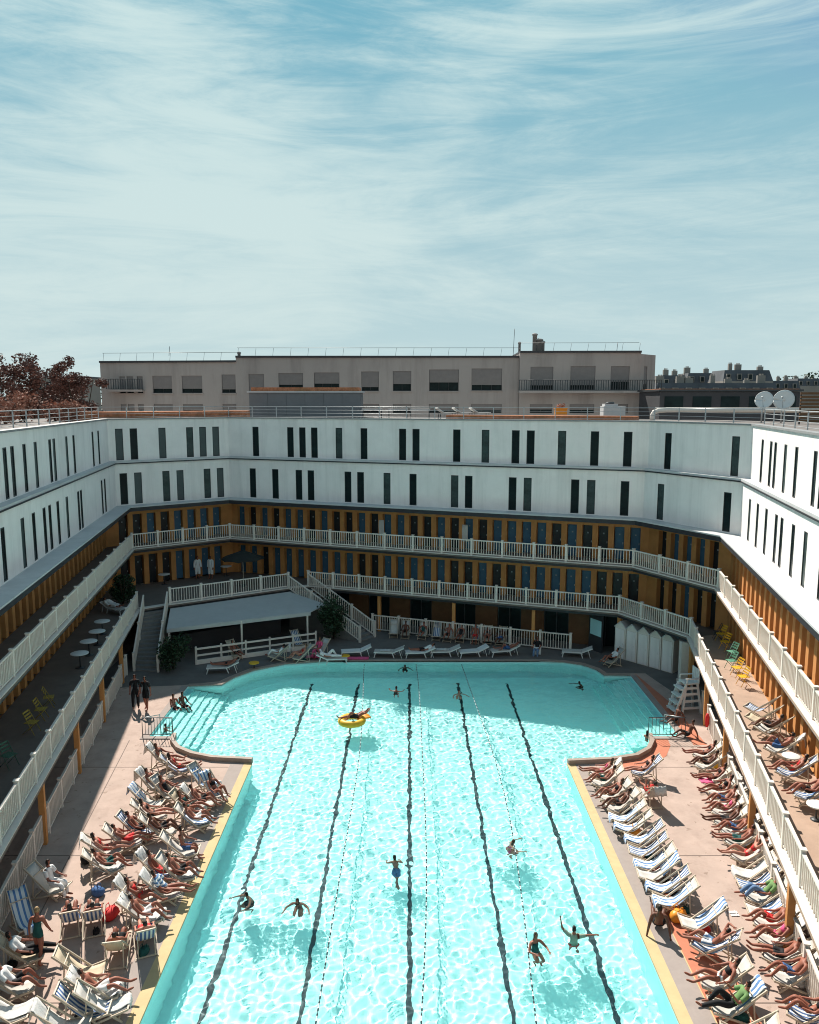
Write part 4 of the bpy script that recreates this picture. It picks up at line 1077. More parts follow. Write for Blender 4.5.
make_body('sit_ground', (0, 0, .10), 112, 100, (24, 30), (-24, -34), (30, 10), ((-116, 16), (-116, 16)), ((-100, 10), (-100, 10)), 5, spread=(8, 8))
make_body('sit_edge', (0, 0, .11), 98, 88, (0, 2), (-82, -70), (-20, -20), ((-108, 26), (-92, 26)), ((-92, 10), (-84, 10)), 2, spread=(8, 8))
make_body('stand', (0, 0, .90), 90, 92, (-90, -88), (-91, -93), (-6, -6), ((-84, 10), (-96, 10)), ((-76, 4), (-84, 4)), 0)
make_body('stand_walk', (0, 0, .90), 88, 90, (-76, -100), (-86, -112), (-4, -30), ((-100, 12), (-74, 12)), ((-82, 4), (-58, 2)), 0)
make_body('float', (0, 0, -.60), 66, 80, (-26, -12), (-150, -142), (-60, -60), ((-30, 52), (-34, 46)), ((4, 20), (2, 8)), 4)
make_body('tread', (0, 0, -.56), 88, 92, (-30, -14), (-128, -132), (-40, -40), ((-48, 34), (-42, 30)), ((6, -10), (14, -24)), 2)
make_body('splash', (0, 0, -.30), 84, 90, (-50, -40), (-96, -110), (-40, -40), ((62, 50), (-4, 66)), ((86, 10), (-4, 70)), 4)
make_body('swim', (0, 0, -.60), 56, 78, (246, 236), (258, 272), (250, 260), ((-58, 34), (-64, 28)), ((-14, -10), (-20, -16)), -50, spread=(-14, -10))
SHOES = {}


def person(pose, loc, yaw, label, skin='skin_tan', wear=(('trunks', 'c_blue'),), hair='hair', long=False, scale=1.0, group=None):
    B = BODY[pose]
    o = inst(B['mesh'], 'person', None, loc, yaw, M[skin]); o.scale = (scale, scale, scale); tag(o, label, 'person', group)
    if pose in ('swim', 'float', 'tread', 'splash'): o.cycles.is_caustics_receiver = True
    if hair: inst(shell(pose, 'hair_long' if long else 'hair'), 'hair', o, m=M[hair])
    for w_, c in wear: inst(shell(pose, w_), {'top': 'bikini_top', 'briefs': 'swim_briefs', 'trunks': 'swim_trunks', 'robe': 'bathrobe'}.get(w_, w_), o, m=M[c])
    return o


# ------------------------------------------------------------------ deck chairs, loungers, towels
SLING = [(-.66, .985), (-.52, .80), (-.36, .60), (-.20, .42), (-.05, .30), (.08, .26), (.22, .26), (.38, .30), (.55, .365)]


def proto_chair():
    q = MB()
    for s in (-1, 1):
        q.bar((.58, s * .30, .37), (-.50, s * .30, .012), .03, .05)
    for x, z in ((.57, .365), (-.44, .035)): q.bar((x, -.30, z), (x, .30, z), .035, .035)
    me_a = q.mesh('lower_frame', M['wood'])
    q = MB()
    for s in (-1, 1): q.bar((.42, s * .262, .012), (-.70, s * .262, 1.02), .03, .05)
    for x, z in ((-.67, .99), (.34, .075)): q.bar((x, -.27, z), (x, .27, z), .035, .035)
    for s in (-1, 1): q.bar((-.40, s * .225, .74), (-.46, s * .225, .03), .024, .035)
    q.bar((-.40, -.26, .74), (-.40, .26, .74), .025, .025)
    me_b = q.mesh('upright_frame', M['wood'])
    q = MB(); rows = []
    for x, z in SLING: rows.append([(x, y, z - .03 * (1 - (y / .24) ** 2) * (1 if .2 < z < .95 else 0)) for y in (-.24, -.12, 0, .12, .24)])
    q.sheet(rows, (0, 0, .007)); me_c = q.mesh('sling', M['sling'])
    return me_a, me_b, me_c


CH = proto_chair()


def towel_meshes():
    hi, lo = [], []
    for v in range(4):
        rg = random.Random(40 + v); w = rg.uniform(.20, .27); ph = rg.uniform(0, 6); sk = rg.uniform(-.05, .05); q = MB(); rows = []
        drop = rg.uniform(.25, .5); last = rg.choice((4, 5, 6, 7))
        path = [(-.77, 1.0 - drop), (-.745, 1.0 - drop * .5), (-.705, 1.035), (-.64, 1.0)] + [(x, z + .014) for x, z in SLING[1:last]]
        for i, (x, z) in enumerate(path):
            row_ = []
            for j in range(9):
                y = (-1 + j / 4) * w + sk + .02 * math.sin(i * 1.3 + ph); f = .016 * math.sin(j * 1.7 + i * .9 + ph)
                row_.append((x + .014 * math.sin(j * 2.1 + i + ph), y, z + (f if i < 4 else .006 + .5 * abs(f) - .03 * (1 - min(1, abs(y) / .24) ** 2))))
            rows.append(row_)
        q.sheet(rows, (.008, 0, .01)); hi.append(q.mesh('towel', M['towel']))
        q = MB(); rows = []; first = rg.choice((0, 1, 2, 3))
        path = [(x, z + .016) for x, z in SLING[first:]] + [(.60, .36), (.615, .36 - rg.uniform(.1, .22))]
        for i, (x, z) in enumerate(path):
            row_ = []
            for j in range(9):
                y = (-1 + j / 4) * (w + .02 * math.sin(i * 1.1 + ph)) - sk * i * .25; f = .02 * math.sin(j * 1.9 + i * 1.4 + ph) + .012 * math.sin(j * 3.1 - i)
                row_.append((x + .012 * math.sin(j * 2.3 + i), y, z + .008 + abs(f) - (.03 * (1 - min(1, abs(y) / .24) ** 2) if i + first < 8 else 0)))
            rows.append(row_)
        q.sheet(rows, (.004, 0, .01)); lo.append(q.mesh('towel', M['towel']))
    return hi, lo


TOWELS, TOWELS2 = towel_meshes(); TOWEL2 = TOWELS2[2]
SLM = {'w': M['sling'], 't': M['tansling'], 'b': M['bluesling']}


def deck_chair(loc, yaw, label, kind='w', group='deck chairs round the pool'):
    r = thing('deck_chair', label, 'deck chair', loc, yaw, group)
    inst(CH[0], 'lower_frame', r); inst(CH[1], 'upright_frame', r); inst(CH[2], 'sling', r, m=SLM[kind]); return r


def towel(loc, yaw, label, m='towel', low=False):
    o = inst(JR.choice(TOWELS2 if low else TOWELS), 'towel', None, loc, yaw, M[m]); tag(o, label, 'towel', 'towels on the deck chairs'); return o


def proto_lounger():
    q = MB()
    for s in (-1, 1): q.bar((-.05, s * .31, .33), (1.15, s * .31, .33), .04, .06); q.bar((-.05, s * .31, .34), (-.68, s * .31, .62), .04, .05)
    for x in (.02, 1.05):
        for s in (-1, 1): q.bar((x, s * .31, .31), (x + (.08 if x > .5 else -.12), s * .31, .004), .04, .05)
    q.bar((-.40, -.29, .5), (-.55, -.29, .004), .03, .03); q.bar((-.40, .29, .5), (-.55, .29, .004), .03, .03)
    a = q.mesh('frame', M['plastic']); q = MB()
    q.box((.55, 0, .355), (1.18, .56, .035)); q.bar((-.06, 0, .365), (-.66, 0, .635), .56, .035); b_ = q.mesh('bed', M['sling']); return a, b_


LO_ = proto_lounger()


def lounger(loc, yaw, label, m='sling', group='low loungers at the far edge of the pool'):
    r = thing('sun_lounger', label, 'lounger', loc, yaw, group); inst(LO_[0], 'frame', r); inst(LO_[1], 'bed', r, m=M[m]); return r


JR = random.Random(3)


def place(h, f, z=0.0):
    """a deck chair from the pixels of its head bar and of its front bar"""
    a = at(h[0], h[1], z + .98); c = at(f[0], f[1], z + .36); d = c - a; yaw = math.atan2(d.y, d.x); mid = (a + c) / 2
    yaw += JR.uniform(-.12, .12)
    return Vector((mid.x + .05 * math.cos(yaw) + JR.uniform(-.09, .09), mid.y + .05 * math.sin(yaw) + JR.uniform(-.05, .05), z + .004)), yaw


ORD = ['first', 'second', 'third', 'fourth', 'fifth', 'sixth', 'seventh', 'eighth', 'ninth', 'tenth', 'eleventh', 'twelfth', 'thirteenth', 'fourteenth', 'fifteenth', 'sixteenth', 'seventeenth', 'eighteenth', 'nineteenth', 'twentieth', 'twenty-first']
SLN = {'w': 'white', 't': 'cream', 'b': 'blue-striped'}
CLOTHN = {'c_red': 'red', 'c_black': 'black', 'c_blue': 'navy', 'c_teal': 'teal', 'c_white': 'white', 'c_pink': 'pink', 'c_stripe': 'striped', 'c_jeans': 'denim', 'c_green': 'green'}
POSEN = {'recline': 'stretched out', 'recline_knees': 'knees up', 'recline_read': 'reading', 'recline_arms': 'arms behind head', 'recline_side': 'sprawled', 'sit': 'sitting up'}
TW = {'t': ('towel', False, 'white towel'), 'l': ('towel', True, 'white towel spread'), 'B': ('bluetowel', True, 'blue-striped towel spread'), 'S': ('bluetowel', False, 'blue-striped towel')}


def outfit_words(wear):
    w = dict(wear)
    if 'shirt' in w and 'trousers' in w: return '%s shirt, %s trousers' % (CLOTHN[w['shirt']], CLOTHN[w['trousers']])
    if 'shirt' in w: return '%s shirt' % CLOTHN[w['shirt']]
    if 'swimsuit' in w: return '%s swimsuit' % CLOTHN[w['swimsuit']]
    if 'top' in w: return '%s bikini' % CLOTHN[w['top']]
    if 'trunks' in w: return '%s trunks' % CLOTHN[w['trunks']]
    return '%s briefs' % CLOTHN[w['briefs']]


def bik(c): return (('top', c), ('briefs', c))
def trk(c): return (('trunks', c),)
def one(c): return (('swimsuit', c),)


BAGR = random.Random(17); BAGQ = []


def row(where, from_, items, z=0.0, grp='deck chairs round the pool'):
    """items: (head px, front px, sling, towel code, person or None); person = (pose, skin, wear, hair, long)"""
    for i, (h, f, k, tw, pr) in enumerate(items):
        loc, yaw = place(h, f, z); o_ = ORD[i]
        deck_chair(loc, yaw, '%s sling deck chair, %s from %s, %s' % (SLN[k], o_, from_, where), k, grp)
        if tw:
            m_, low, nm = TW[tw]; towel(loc, yaw, '%s on %s chair from %s, %s' % (nm, o_, from_, where), m_, low)
        if z == 0 and BAGR.random() < .42:
            m_ = BAGR.choice(('black', 'c_blue', 'c_white', 'black', 'c_teal', 'c_red')); BAGQ.append(((loc.x - .25 * math.cos(yaw) + BAGR.uniform(-.12, .12), loc.y - .25 * math.sin(yaw) + BAGR.uniform(-.12, .12), .005), BAGR.uniform(.14, .2), m_, '%s bag under %s chair from %s, %s' % (CLOTHN.get(m_, 'black'), o_, from_, where)))
        if pr:
            pose, skin, wear, hair, lg_ = pr; off = Vector((.03, 0, .02))
            p = loc + Vector((off.x * math.cos(yaw), off.x * math.sin(yaw), off.z))
            person(pose, p, yaw, 'person in %s, %s chair from %s, %s' % (outfit_words(wear) + ('' if len(wear) > 1 and 'shirt' in dict(wear) else ' ' + POSEN[pose]), o_, from_, where), skin, wear, hair, lg_, 1.0, 'sunbathers round the pool')


T_, P_, B_ = 'skin_tan', 'skin_pale', 'skin_brown'
RA = [((619, 760), (590, 772), 'w', 't', ('recline', T_, bik('c_pink'), 'hair2', True)), ((624, 767), (593, 780), 'w', None, ('recline_knees', T_, trk('c_teal'), 'hair', False)),
      ((661, 757), (632, 770), 'b', None, ('recline', P_, bik('c_black'), 'hair', True)), ((629, 781), (601, 796), 'w', None, ('recline_knees', T_, bik('c_black'), 'hair2', True)),
      ((636, 789), (606, 806), 'w', None, ('recline_knees', B_, trk('c_black'), 'hair', False)),
      ((662, 795), (640, 781), 'w', 't', ('recline_read', T_, trk('c_red'), 'hair', False)),
      ((645, 802), (615, 816), 'w', 'B', None), ((651, 812), (621, 826), 'w', 'B', None), ((657, 822), (627, 837), 'b', 'B', None), ((661, 834), (631, 849), 'b', None, None),
      ((668, 846), (637, 861), 'w', 'B', None), ((675, 857), (643, 873), 'w', 'S', None), ((682, 869), (650, 885), 'b', 'B', None), ((690, 882), (657, 899), 'w', 'B', None),
      ((716, 904), (683, 920), 'w', 'S', None), ((735, 933), (700, 941), 'b', None, ('recline_arms', T_, trk('c_stripe'), 'hair', False)),
      ((746, 961), (709, 980), 'w', None, ('recline_side', T_, (('briefs', 'c_white'), ('top', 'c_black')), 'hair', True)), ((752, 984), (713, 1004), 'w', 'S', ('recline_read', T_, (('shirt', 'c_green'), ('trousers', 'c_black')), 'hair', False)),
      ((765, 1018), (730, 1036), 'w', None, None)]
row('right poolside row', 'the pool corner', RA)
RB = [((722, 742), (691, 754), 'w', 't', ('recline', T_, bik('c_black'), 'hair', True)), ((726, 752), (694, 764), 'w', None, ('recline_knees', B_, trk('c_black'), 'hair', False)),
      ((734, 765), (701, 779), 'w', None, ('recline', T_, bik('c_black'), 'hair', True)), ((739, 776), (707, 791), 'w', 't', ('recline_side', T_, bik('c_black'), 'hair', True)), ((742, 787), (708, 801), 'w', 't', ('recline_knees', T_, trk('c_blue'), 'hair', False)),
      ((746, 797), (712, 811), 'w', 't', ('recline_knees', T_, bik('c_pink'), 'hair2', True)), ((750, 807), (716, 821), 'w', 't', ('recline', B_, trk('c_black'), 'hair', False)),
      ((755, 818), (720, 830), 'w', 't', ('recline_knees', T_, trk('c_blue'), 'hair', False)), ((760, 828), (724, 839), 'w', None, ('recline', T_, trk('c_teal'), 'hair', False)),
      ((768, 842), (730, 852), 'w', 't', ('recline_arms', P_, bik('c_red'), 'hair2', True)), ((773, 855), (733, 870), 'w', 'l', None), ((779, 866), (740, 882), 'b', None, None),
      ((785, 880), (747, 896), 'w', None, ('recline_knees', T_, (('shirt', 'c_green'), ('trousers', 'c_jeans')), 'hair', True)), ((789, 893), (751, 909), 'w', 'S', None),
      ((793, 906), (758, 921), 'w', 't', ('recline_knees', T_, trk('c_red'), 'hair', False)), ((800, 921), (763, 936), 'w', 't', ('recline_knees', T_, bik('c_pink'), 'hair2', True)),
      ((812, 943), (770, 951), 'w', None, ('recline', T_, trk('c_black'), 'hair', False)), ((818, 957), (778, 974), 'w', 't', ('recline_knees', T_, trk('c_blue'), 'hair', False)),
      ((838, 998), (796, 1009), 'b', None, ('recline_knees', T_, bik('c_black'), 'hair2', True))]
row('right fence row', 'the lifeguard chair', RB)
RG = [((772, 696), (754, 706), 'b', None, None), ((776, 706), (757, 716), 't', None, None), ((785, 717), (764, 726), 'w', None, ('recline_knees', B_, trk('c_black'), 'hair', False)),
      ((797, 735), (773, 746), 'w', 't', ('recline_read', T_, trk('c_blue'), 'hair', False)), ((811, 757), (786, 770), 'b', None, ('recline_knees', T_, bik('c_red'), 'hair', True)),
      ((826, 777), (799, 792), 'b', 'S', ('recline_knees', T_, trk('c_black'), 'hair', False))]
row('right gallery', 'the yellow chairs', RG, Z1 + .036, 'deck chairs on the right gallery')
LA = [((147, 745), (176, 759), 'w', 't', ('recline', T_, bik('c_black'), 'hair2', True)), ((137, 769), (167, 786), 'w', 't', ('recline_read', T_, trk('c_blue'), 'hair', False)), ((131, 786), (160, 802), 'w', 'S', None),
      ((132, 801), (164, 813), 'w', None, ('recline', P_, bik('c_black'), 'hair', True)), ((121, 813), (150, 830), 'b', None, ('recline_knees', T_, trk('c_black'), 'hair', False)),
      ((106, 826), (137, 840), 'w', None, ('recline_side', T_, trk('c_red'), 'hair', False)), ((87, 836), (119, 848), 'w', 't', ('recline', P_, bik('c_red'), 'hair', True)),
      ((88, 850), (124, 864), 'w', 'l', ('recline_knees', T_, trk('c_teal'), 'hair', False)), ((118, 879), (150, 899), 'w', 't', ('recline_side', T_, bik('c_red'), 'hair', True)), ((122, 897), (156, 916), 'w', 'l', ('recline_knees', T_, trk('c_white'), 'hair', False))]
row('left outer row', 'the corner barrier', LA)
LB = [((158, 756), (190, 767), 'b', None, ('recline', T_, bik('c_red'), 'hair', True)), ((170, 790), (200, 810), 't', 'l', ('recline_side', T_, bik('c_teal'), 'hair2', True)), ((176, 806), (206, 820), 'w', 'B', ('recline_knees', T_, trk('c_white'), 'hair', False)),
      ((140, 815), (172, 830), 'w', None, ('recline_knees', B_, trk('c_black'), 'hair', False)), ((163, 834), (195, 848), 'w', None, ('sit', T_, trk('c_blue'), 'hair', False)), ((142, 852), (170, 872), 'b', 't', ('recline', T_, trk('c_red'), 'hair', False)), ((160, 855), (190, 872), 'w', 'l', ('recline_knees', T_, trk('c_black'), 'hair', False)),
      ((143, 873), (178, 890), 'w', 't', ('recline', T_, (('shirt', 'c_stripe'),), 'hair', False))]
row('left middle row', 'the corner barrier', LB)
LC = [((192, 764), (216, 785), 'w', 'B', None), ((204, 774), (222, 796), 'w', 'S', ('recline_knees', T_, bik('c_black'), 'hair', True)), ((188, 786), (214, 803), 'w', 't', ('recline_knees', T_, trk('c_black'), 'hair', False)), ((152, 776), (184, 795), 'w', None, ('recline', T_, one('c_black'), 'hair2', True))]
row('left poolside chairs', 'the pool corner', LC)
NS = [((68, 921), (74, 899), 'b', None, ('recline_knees', T_, bik('c_black'), 'hair', True)), ((93, 919), (100, 897), 'b', None, ('recline_knees', T_, trk('c_black'), 'hair', False)),
      ((116, 950), (123, 925), 't', None, ('recline_knees', T_, trk('c_black'), 'hair', False)), ((141, 940), (145, 914), 'b', None, ('recline', P_, trk('c_red'), 'hair', False))]
row('group facing away', 'the walking woman', NS)
NT = [((66, 950), (98, 968), 't', None, None), ((76, 972), (110, 990), 't', 'l', ('recline_side', T_, trk('c_white'), 'hair', False)), ((62, 988), (98, 1006), 'b', None, None), ((48, 1006), (84, 1022), 'w', 't', None), ((90, 985), (122, 1003), 'w', 'l', None)]
row('near left cluster', 'the striped chairs', NT)
LF = [((36, 866), (64, 888), 'w', None, ('sit', T_, (('shirt', 'c_white'), ('trousers', 'c_white')), 'hair', False)), ((14, 892), (30, 926), 'w', 'B', None),
      ((6, 935), (32, 952), 't', None, ('recline', T_, (('shirt', 'c_white'), ('trousers', 'c_black')), 'hair', False)), ((-4, 966), (24, 984), 'w', None, ('recline_knees', T_, (('shirt', 'c_white'), ('trunks', 'c_black')), 'hair', False)), ((-10, 992), (17, 1010), 'w', 'l', None)]
row('shaded left fence row', 'the narrow stairs', LF)
BF = []
for i, x in enumerate((397, 409, 425, 439, 451, 464, 478, 491, 505)):
    BF.append(((x, 617 + i * .9), (x - 6, 637 + i * .9), 'w' if i not in (3, 6) else 'b', 't' if i in (2, 4) else None, (('recline_knees', B_, trk('c_black'), 'hair', False) if i == 1 else ('recline', T_, one('c_black'), 'hair', True) if i == 5 else ('sit', T_, trk('c_red'), 'hair', False) if i == 6 else ('recline', B_, trk('c_blue'), 'hair', False) if i == 8 else ('recline_side', T_, trk('c_black'), 'hair', False) if i == 4 else ('recline_knees', T_, bik('c_black'), 'hair2', True) if i == 7 else ('recline_read', T_, one('c_teal'), 'hair', True) if i == 2 else None)))
row('shaded far fence row', 'the broad stairs', BF)
BJ = [((324, 640), (318, 652), 'w', None, ('sit', T_, (('shirt', 'c_pink'), ('trousers', 'c_pink')), 'hair2', True)), ((306, 645), (294, 657), 'w', None, ('recline_knees', P_, bik('c_red'), 'hair2', True)),
      ((294, 630), (303, 645), 'b', None, None), ((285, 645), (273, 655), 'w', 't', ('recline_knees', T_, (('shirt', 'c_white'), ('trousers', 'c_white')), 'hair', False)), ((231, 640), (240, 655), 't', None, ('recline', T_, trk('c_black'), 'hair', False))]
row('chairs before the awning', 'the broad stairs', BJ)
# low loungers along the far edge
for i, (x, y) in enumerate(((360, 651), (393, 652), (424, 652), (449, 651), (477, 651), (508, 650))):
    p = at(x, y, .3); lab = 'low white lounger, %s from the yellow side table, at the far pool edge' % ORD[i]
    lounger((p.x, p.y, .004), R(180 + (8, -4, 5, 3, 12, 14)[i]), lab, 'sling' if i % 2 else 'plastic')
    if i in (1, 3): q = MB(); q.sheet([[(-.3 + .11 * k, -.2 + .08 * j, .385 + .03 * abs(math.sin(k * 1.9 + j * 2.3))) for j in range(6)] for k in range(7)], (0, 0, .02)); o = q.build('towel', M['towel']); o.location = (p.x - .5, p.y, 0); tag(o, 'crumpled white towel on the %s lounger from the yellow side table' % ORD[i], 'towel', 'towels on the loungers')
for px, py, yaw, pose, lab, wear, lab2 in ((333, 657, 4, 'lie_knees', 'person in a white shirt and trousers lying on the lounger beside the yellow table', (('shirt', 'c_white'), ('trousers', 'c_white')), 'low lounger under the white-clothed person left of the yellow table'),
                                           (222, 665, 188, 'lie', 'person in black briefs lying on a lounger by the left curve of the pool', (('briefs', 'c_black'),), 'low lounger by the left curve of the pool')):
    p = at(px, py, .4); lounger((p.x - .3 * math.cos(R(yaw)), p.y, .004), R(yaw), lab2); person(pose, (p.x - .3 * math.cos(R(yaw)), p.y, -.02), R(yaw), lab, T_, wear, 'hair', False, 1.0, 'people at the far end of the pool')
p = at(581, 652, .3); lounger((p.x, p.y, .004), R(170), 'low white lounger on its own near the gabled cabins')
p = at(612, 661, .3); deck_chair((p.x, p.y, .004), R(200), 'white deck chair in the shade before the first gabled cabin'); person('recline_knees', (p.x, p.y, .02), R(200), 'person in black trunks and white top in the shade before the gabled cabins', T_, (('shirt', 'c_white'), ('trunks', 'c_black')), 'hair', False, 1.0, 'people at the far end of the pool')
for i_, (x, pose, wear, lab) in enumerate(((424, 'lie', (('shirt', 'c_white'), ('trunks', 'c_black')), 'person in white top and black trunks on the third low lounger from the yellow table'), (508, 'lie_knees', trk('c_blue'), 'person in navy trunks on the sixth low lounger from the yellow table'))):
    p = at(x, 651.5 - i_, .3); person(pose, (p.x, p.y, -.06), R(180 + (5, 14)[i_]), lab, T_, wear, 'hair', False, 1.0, 'people at the far end of the pool')
# wrapped person and hat at the right end of the far loungers
p = at(537, 654, 0); person('sit', (p.x, p.y, -.12), R(250), 'person in dark clothes sitting at the right end of the far lounger row', T_, (('shirt', 'c_black'), ('trousers', 'c_jeans')), 'hair', False, 1.0, 'people at the far end of the pool')
q = MB(); q.box((0, 0, .23), (.42, .36, .42)); q.box((0, 0, .45), (.48, .42, .03)); o = q.build('stool', M['plastic']); o.location = (p.x, p.y, .004); tag(o, 'white stool under the person at the end of the far lounger row', 'stool')


def side_table(loc, h, r, m, label, group):
    t = thing('round_table', label, 'table', loc, 0, group)
    q = MB(); q.lathe([(r, h - .03), (r, h), (r * .96, h + .008)], 22); q.build('tabletop', M[m], t, (0, 0, 0))
    q = MB(); q.lathe([(.03, .03), (.03, h - .03)], 10); q.build('leg', M['dsteel'], t, (0, 0, 0))
    q = MB(); q.lathe([(r * .55, .004), (r * .55, .02), (.04, .05)], 18); q.build('base', M['dsteel'], t, (0, 0, 0)); return t


for px, py, lab in ((345, 656, 'low yellow side table between the white-clothed person and the first low lounger'), (254, 663, 'low yellow side table by the left curve of the pool')):
    p = at(px, py, .35); side_table((p.x, p.y, 0), .38, .3, 'yellow', lab, 'yellow side tables by the pool')
for i, (px, py) in enumerate(((102, 621), (97, 631), (88.5, 641), (79.5, 653))):
    p = at(px, py, Z1 + .74); side_table((p.x, p.y, Z1), .74, .42, 'plastic', 'round white table, %s from the shaded gallery lounger' % ORD[i], 'round tables on the left gallery')
for px, py, z, lab in ((164, 574, Z1, 'round table on the terrace to the left of the robed pair'), (226, 566, Z1, 'round table on the terrace to the right of the robed pair')):
    p = at(px, py, z + .74); side_table((p.x, p.y, z), .74, .4, 'plastic', lab, 'round tables on the terrace')
p = at(791, 757, Z1 + .45); side_table((p.x, p.y, Z1), .5, .3, 'plastic', 'round white side table among the sunlit right gallery chairs', 'side tables on the right gallery')
p = at(817, 806, Z1 + .45); side_table((p.x, p.y, Z1), .5, .3, 'plastic', 'round white side table next to the right edge of the view', 'side tables on the right gallery')

# metal folding chairs
q = MB()
for s in (-1, 1): q.tube([(.25, s * .22, .004), (-.18, s * .2, .86)], .013, 6); q.tube([(-.25, s * .19, .004), (.22, s * .19, .44)], .013, 6)
FCf = q.mesh('frame', M['yellow']); q = MB()
for k in range(5): q.box((-.14 + .085 * k, 0, .45), (.07, .4, .016))
FCs = q.mesh('seat', M['yellow']); q = MB()
for z in (.62, .73, .84): q.box((-.055 - .5 * (z - .56), 0, z), (.016, .4, .075))
FCb = q.mesh('backrest', M['yellow'])


def folding_chair(loc, yaw, m, label, group):
    r = thing('folding_chair', label, 'chair', loc, yaw, group)
    for me, nm in ((FCf, 'frame'), (FCs, 'seat'), (FCb, 'backrest')): inst(me, nm, r, m=M[m])


fcs = [(718, 633, 'dsteel', 'dark folding chair farthest along the right gallery'), (722, 635, 'yellow', 'yellow folding chair next to the dark one on the right gallery'), (726, 643, 'yellow', 'yellow folding chair, second one from the dark folding chair'),
       (733, 653, 'green', 'green folding chair farther from the yellow trio near the deck chairs'), (732, 662, 'green', 'green folding chair, nearer of the two on the right gallery'), (738, 669, 'yellow', 'yellow folding chair right after the nearer green one'), (744, 678, 'yellow', 'yellow folding chair nearest the sunlit gallery deck chairs')]
for i, (px, py, m, lab) in enumerate(fcs):
    p = at(px, py, Z1 + .4); folding_chair((p.x, p.y, Z1 + .036), R(185 + (i * 37) % 40 - 20), m, lab, 'folding chairs on the right gallery')
for i, (px, py, m, lab) in enumerate(((48, 699, 'shadeyellow', 'yellow chair in the left gallery shade, closest to the round tables'), (40, 711, 'shadeyellow', 'yellow chair in the left gallery shade, middle of three'), (31, 724, 'shadeyellow', 'yellow chair in the left gallery shade, closest to the green chair'), (8, 757, 'shadegreen', 'green chair in the shade of the left gallery'))):
    p = at(px, py, Z1 + .4); folding_chair((p.x, p.y, Z1 + .036), R(20 - i * 13), m, lab, 'folding chairs on the left gallery')
p = at(115, 606, Z1 + .4); lounger((p.x - .2, p.y, Z1 + .004), R(-30), 'low lounger in the shaded left gallery under a white-robed person', group='loungers on the left gallery')
person('lie', (p.x - .2, p.y, Z1 - .03), R(-30), 'person in a white robe lying on the left gallery lounger', T_, (('robe', 'c_white'),), 'hair')
# terrace umbrella and the robed pair
p = Vector((-12.3, 51.9, 0)); u = thing('parasol', 'dark open parasol on the terrace above the bar awning', 'parasol', (p.x + .8, p.y + 1.6, Z1))
q = MB(); q.tube([(0, 0, .02), (0, 0, 2.35)], .03, 8); q.build('pole', M['wood'], u, (0, 0, 0)); q = MB(); q.lathe([(.32, .004), (.32, .07), (.05, .12)], 18); q.build('base', M['dsteel'], u, (0, 0, 0))
q = MB(); g = [[(r_ * math.cos(a), r_ * math.sin(a), 2.5 - .42 * r_ + (.05 * abs(math.sin(4 * a)) * r_)) for a in [2 * math.pi * k / 32 for k in range(33)]] for r_ in (.03, .5, 1.0, 1.45)]
q.sheet(g, (0, 0, .02)); q.build('canopy', M['leaf'] if False else mat('dark_green_canvas', (.022, .026, .024), .9, .1, 3), u, (0, 0, 0))
for px, lab, yw in ((198, 'person in white bathrobe standing on the terrace, left of the pair', -60), (211, 'person in white bathrobe standing on the terrace, right of the pair', -110)):
    p = at(px, 579, Z1); person('stand', (p.x, p.y, Z1 + .01), R(yw), lab, T_, (('robe', 'c_white'),), 'hair', False, 1.0, 'robed pair on the terrace')
# walkers
p = at(40, 964); person('stand_walk', (p.x, p.y, .035), R(85), 'person in dark teal swimsuit walking up the left deck with fair hair', T_, one('c_teal'), 'hair3', False, 1.0)
p = at(136, 709); person('stand', (p.x, p.y, .035), R(-70), 'person in black clothes standing in shade, left of the pair by the stairs', T_, (('shirt', 'c_black'), ('trousers', 'c_black')), 'hair', False, 1.08, 'pair in black by the stairs')
p = at(146.5, 711); person('stand_walk', (p.x, p.y, .035), R(-100), 'person in black shirt and shorts, right of the pair by the stairs', T_, (('shirt', 'c_black'), ('trunks', 'c_black')), 'hair', False, 1.08, 'pair in black by the stairs')
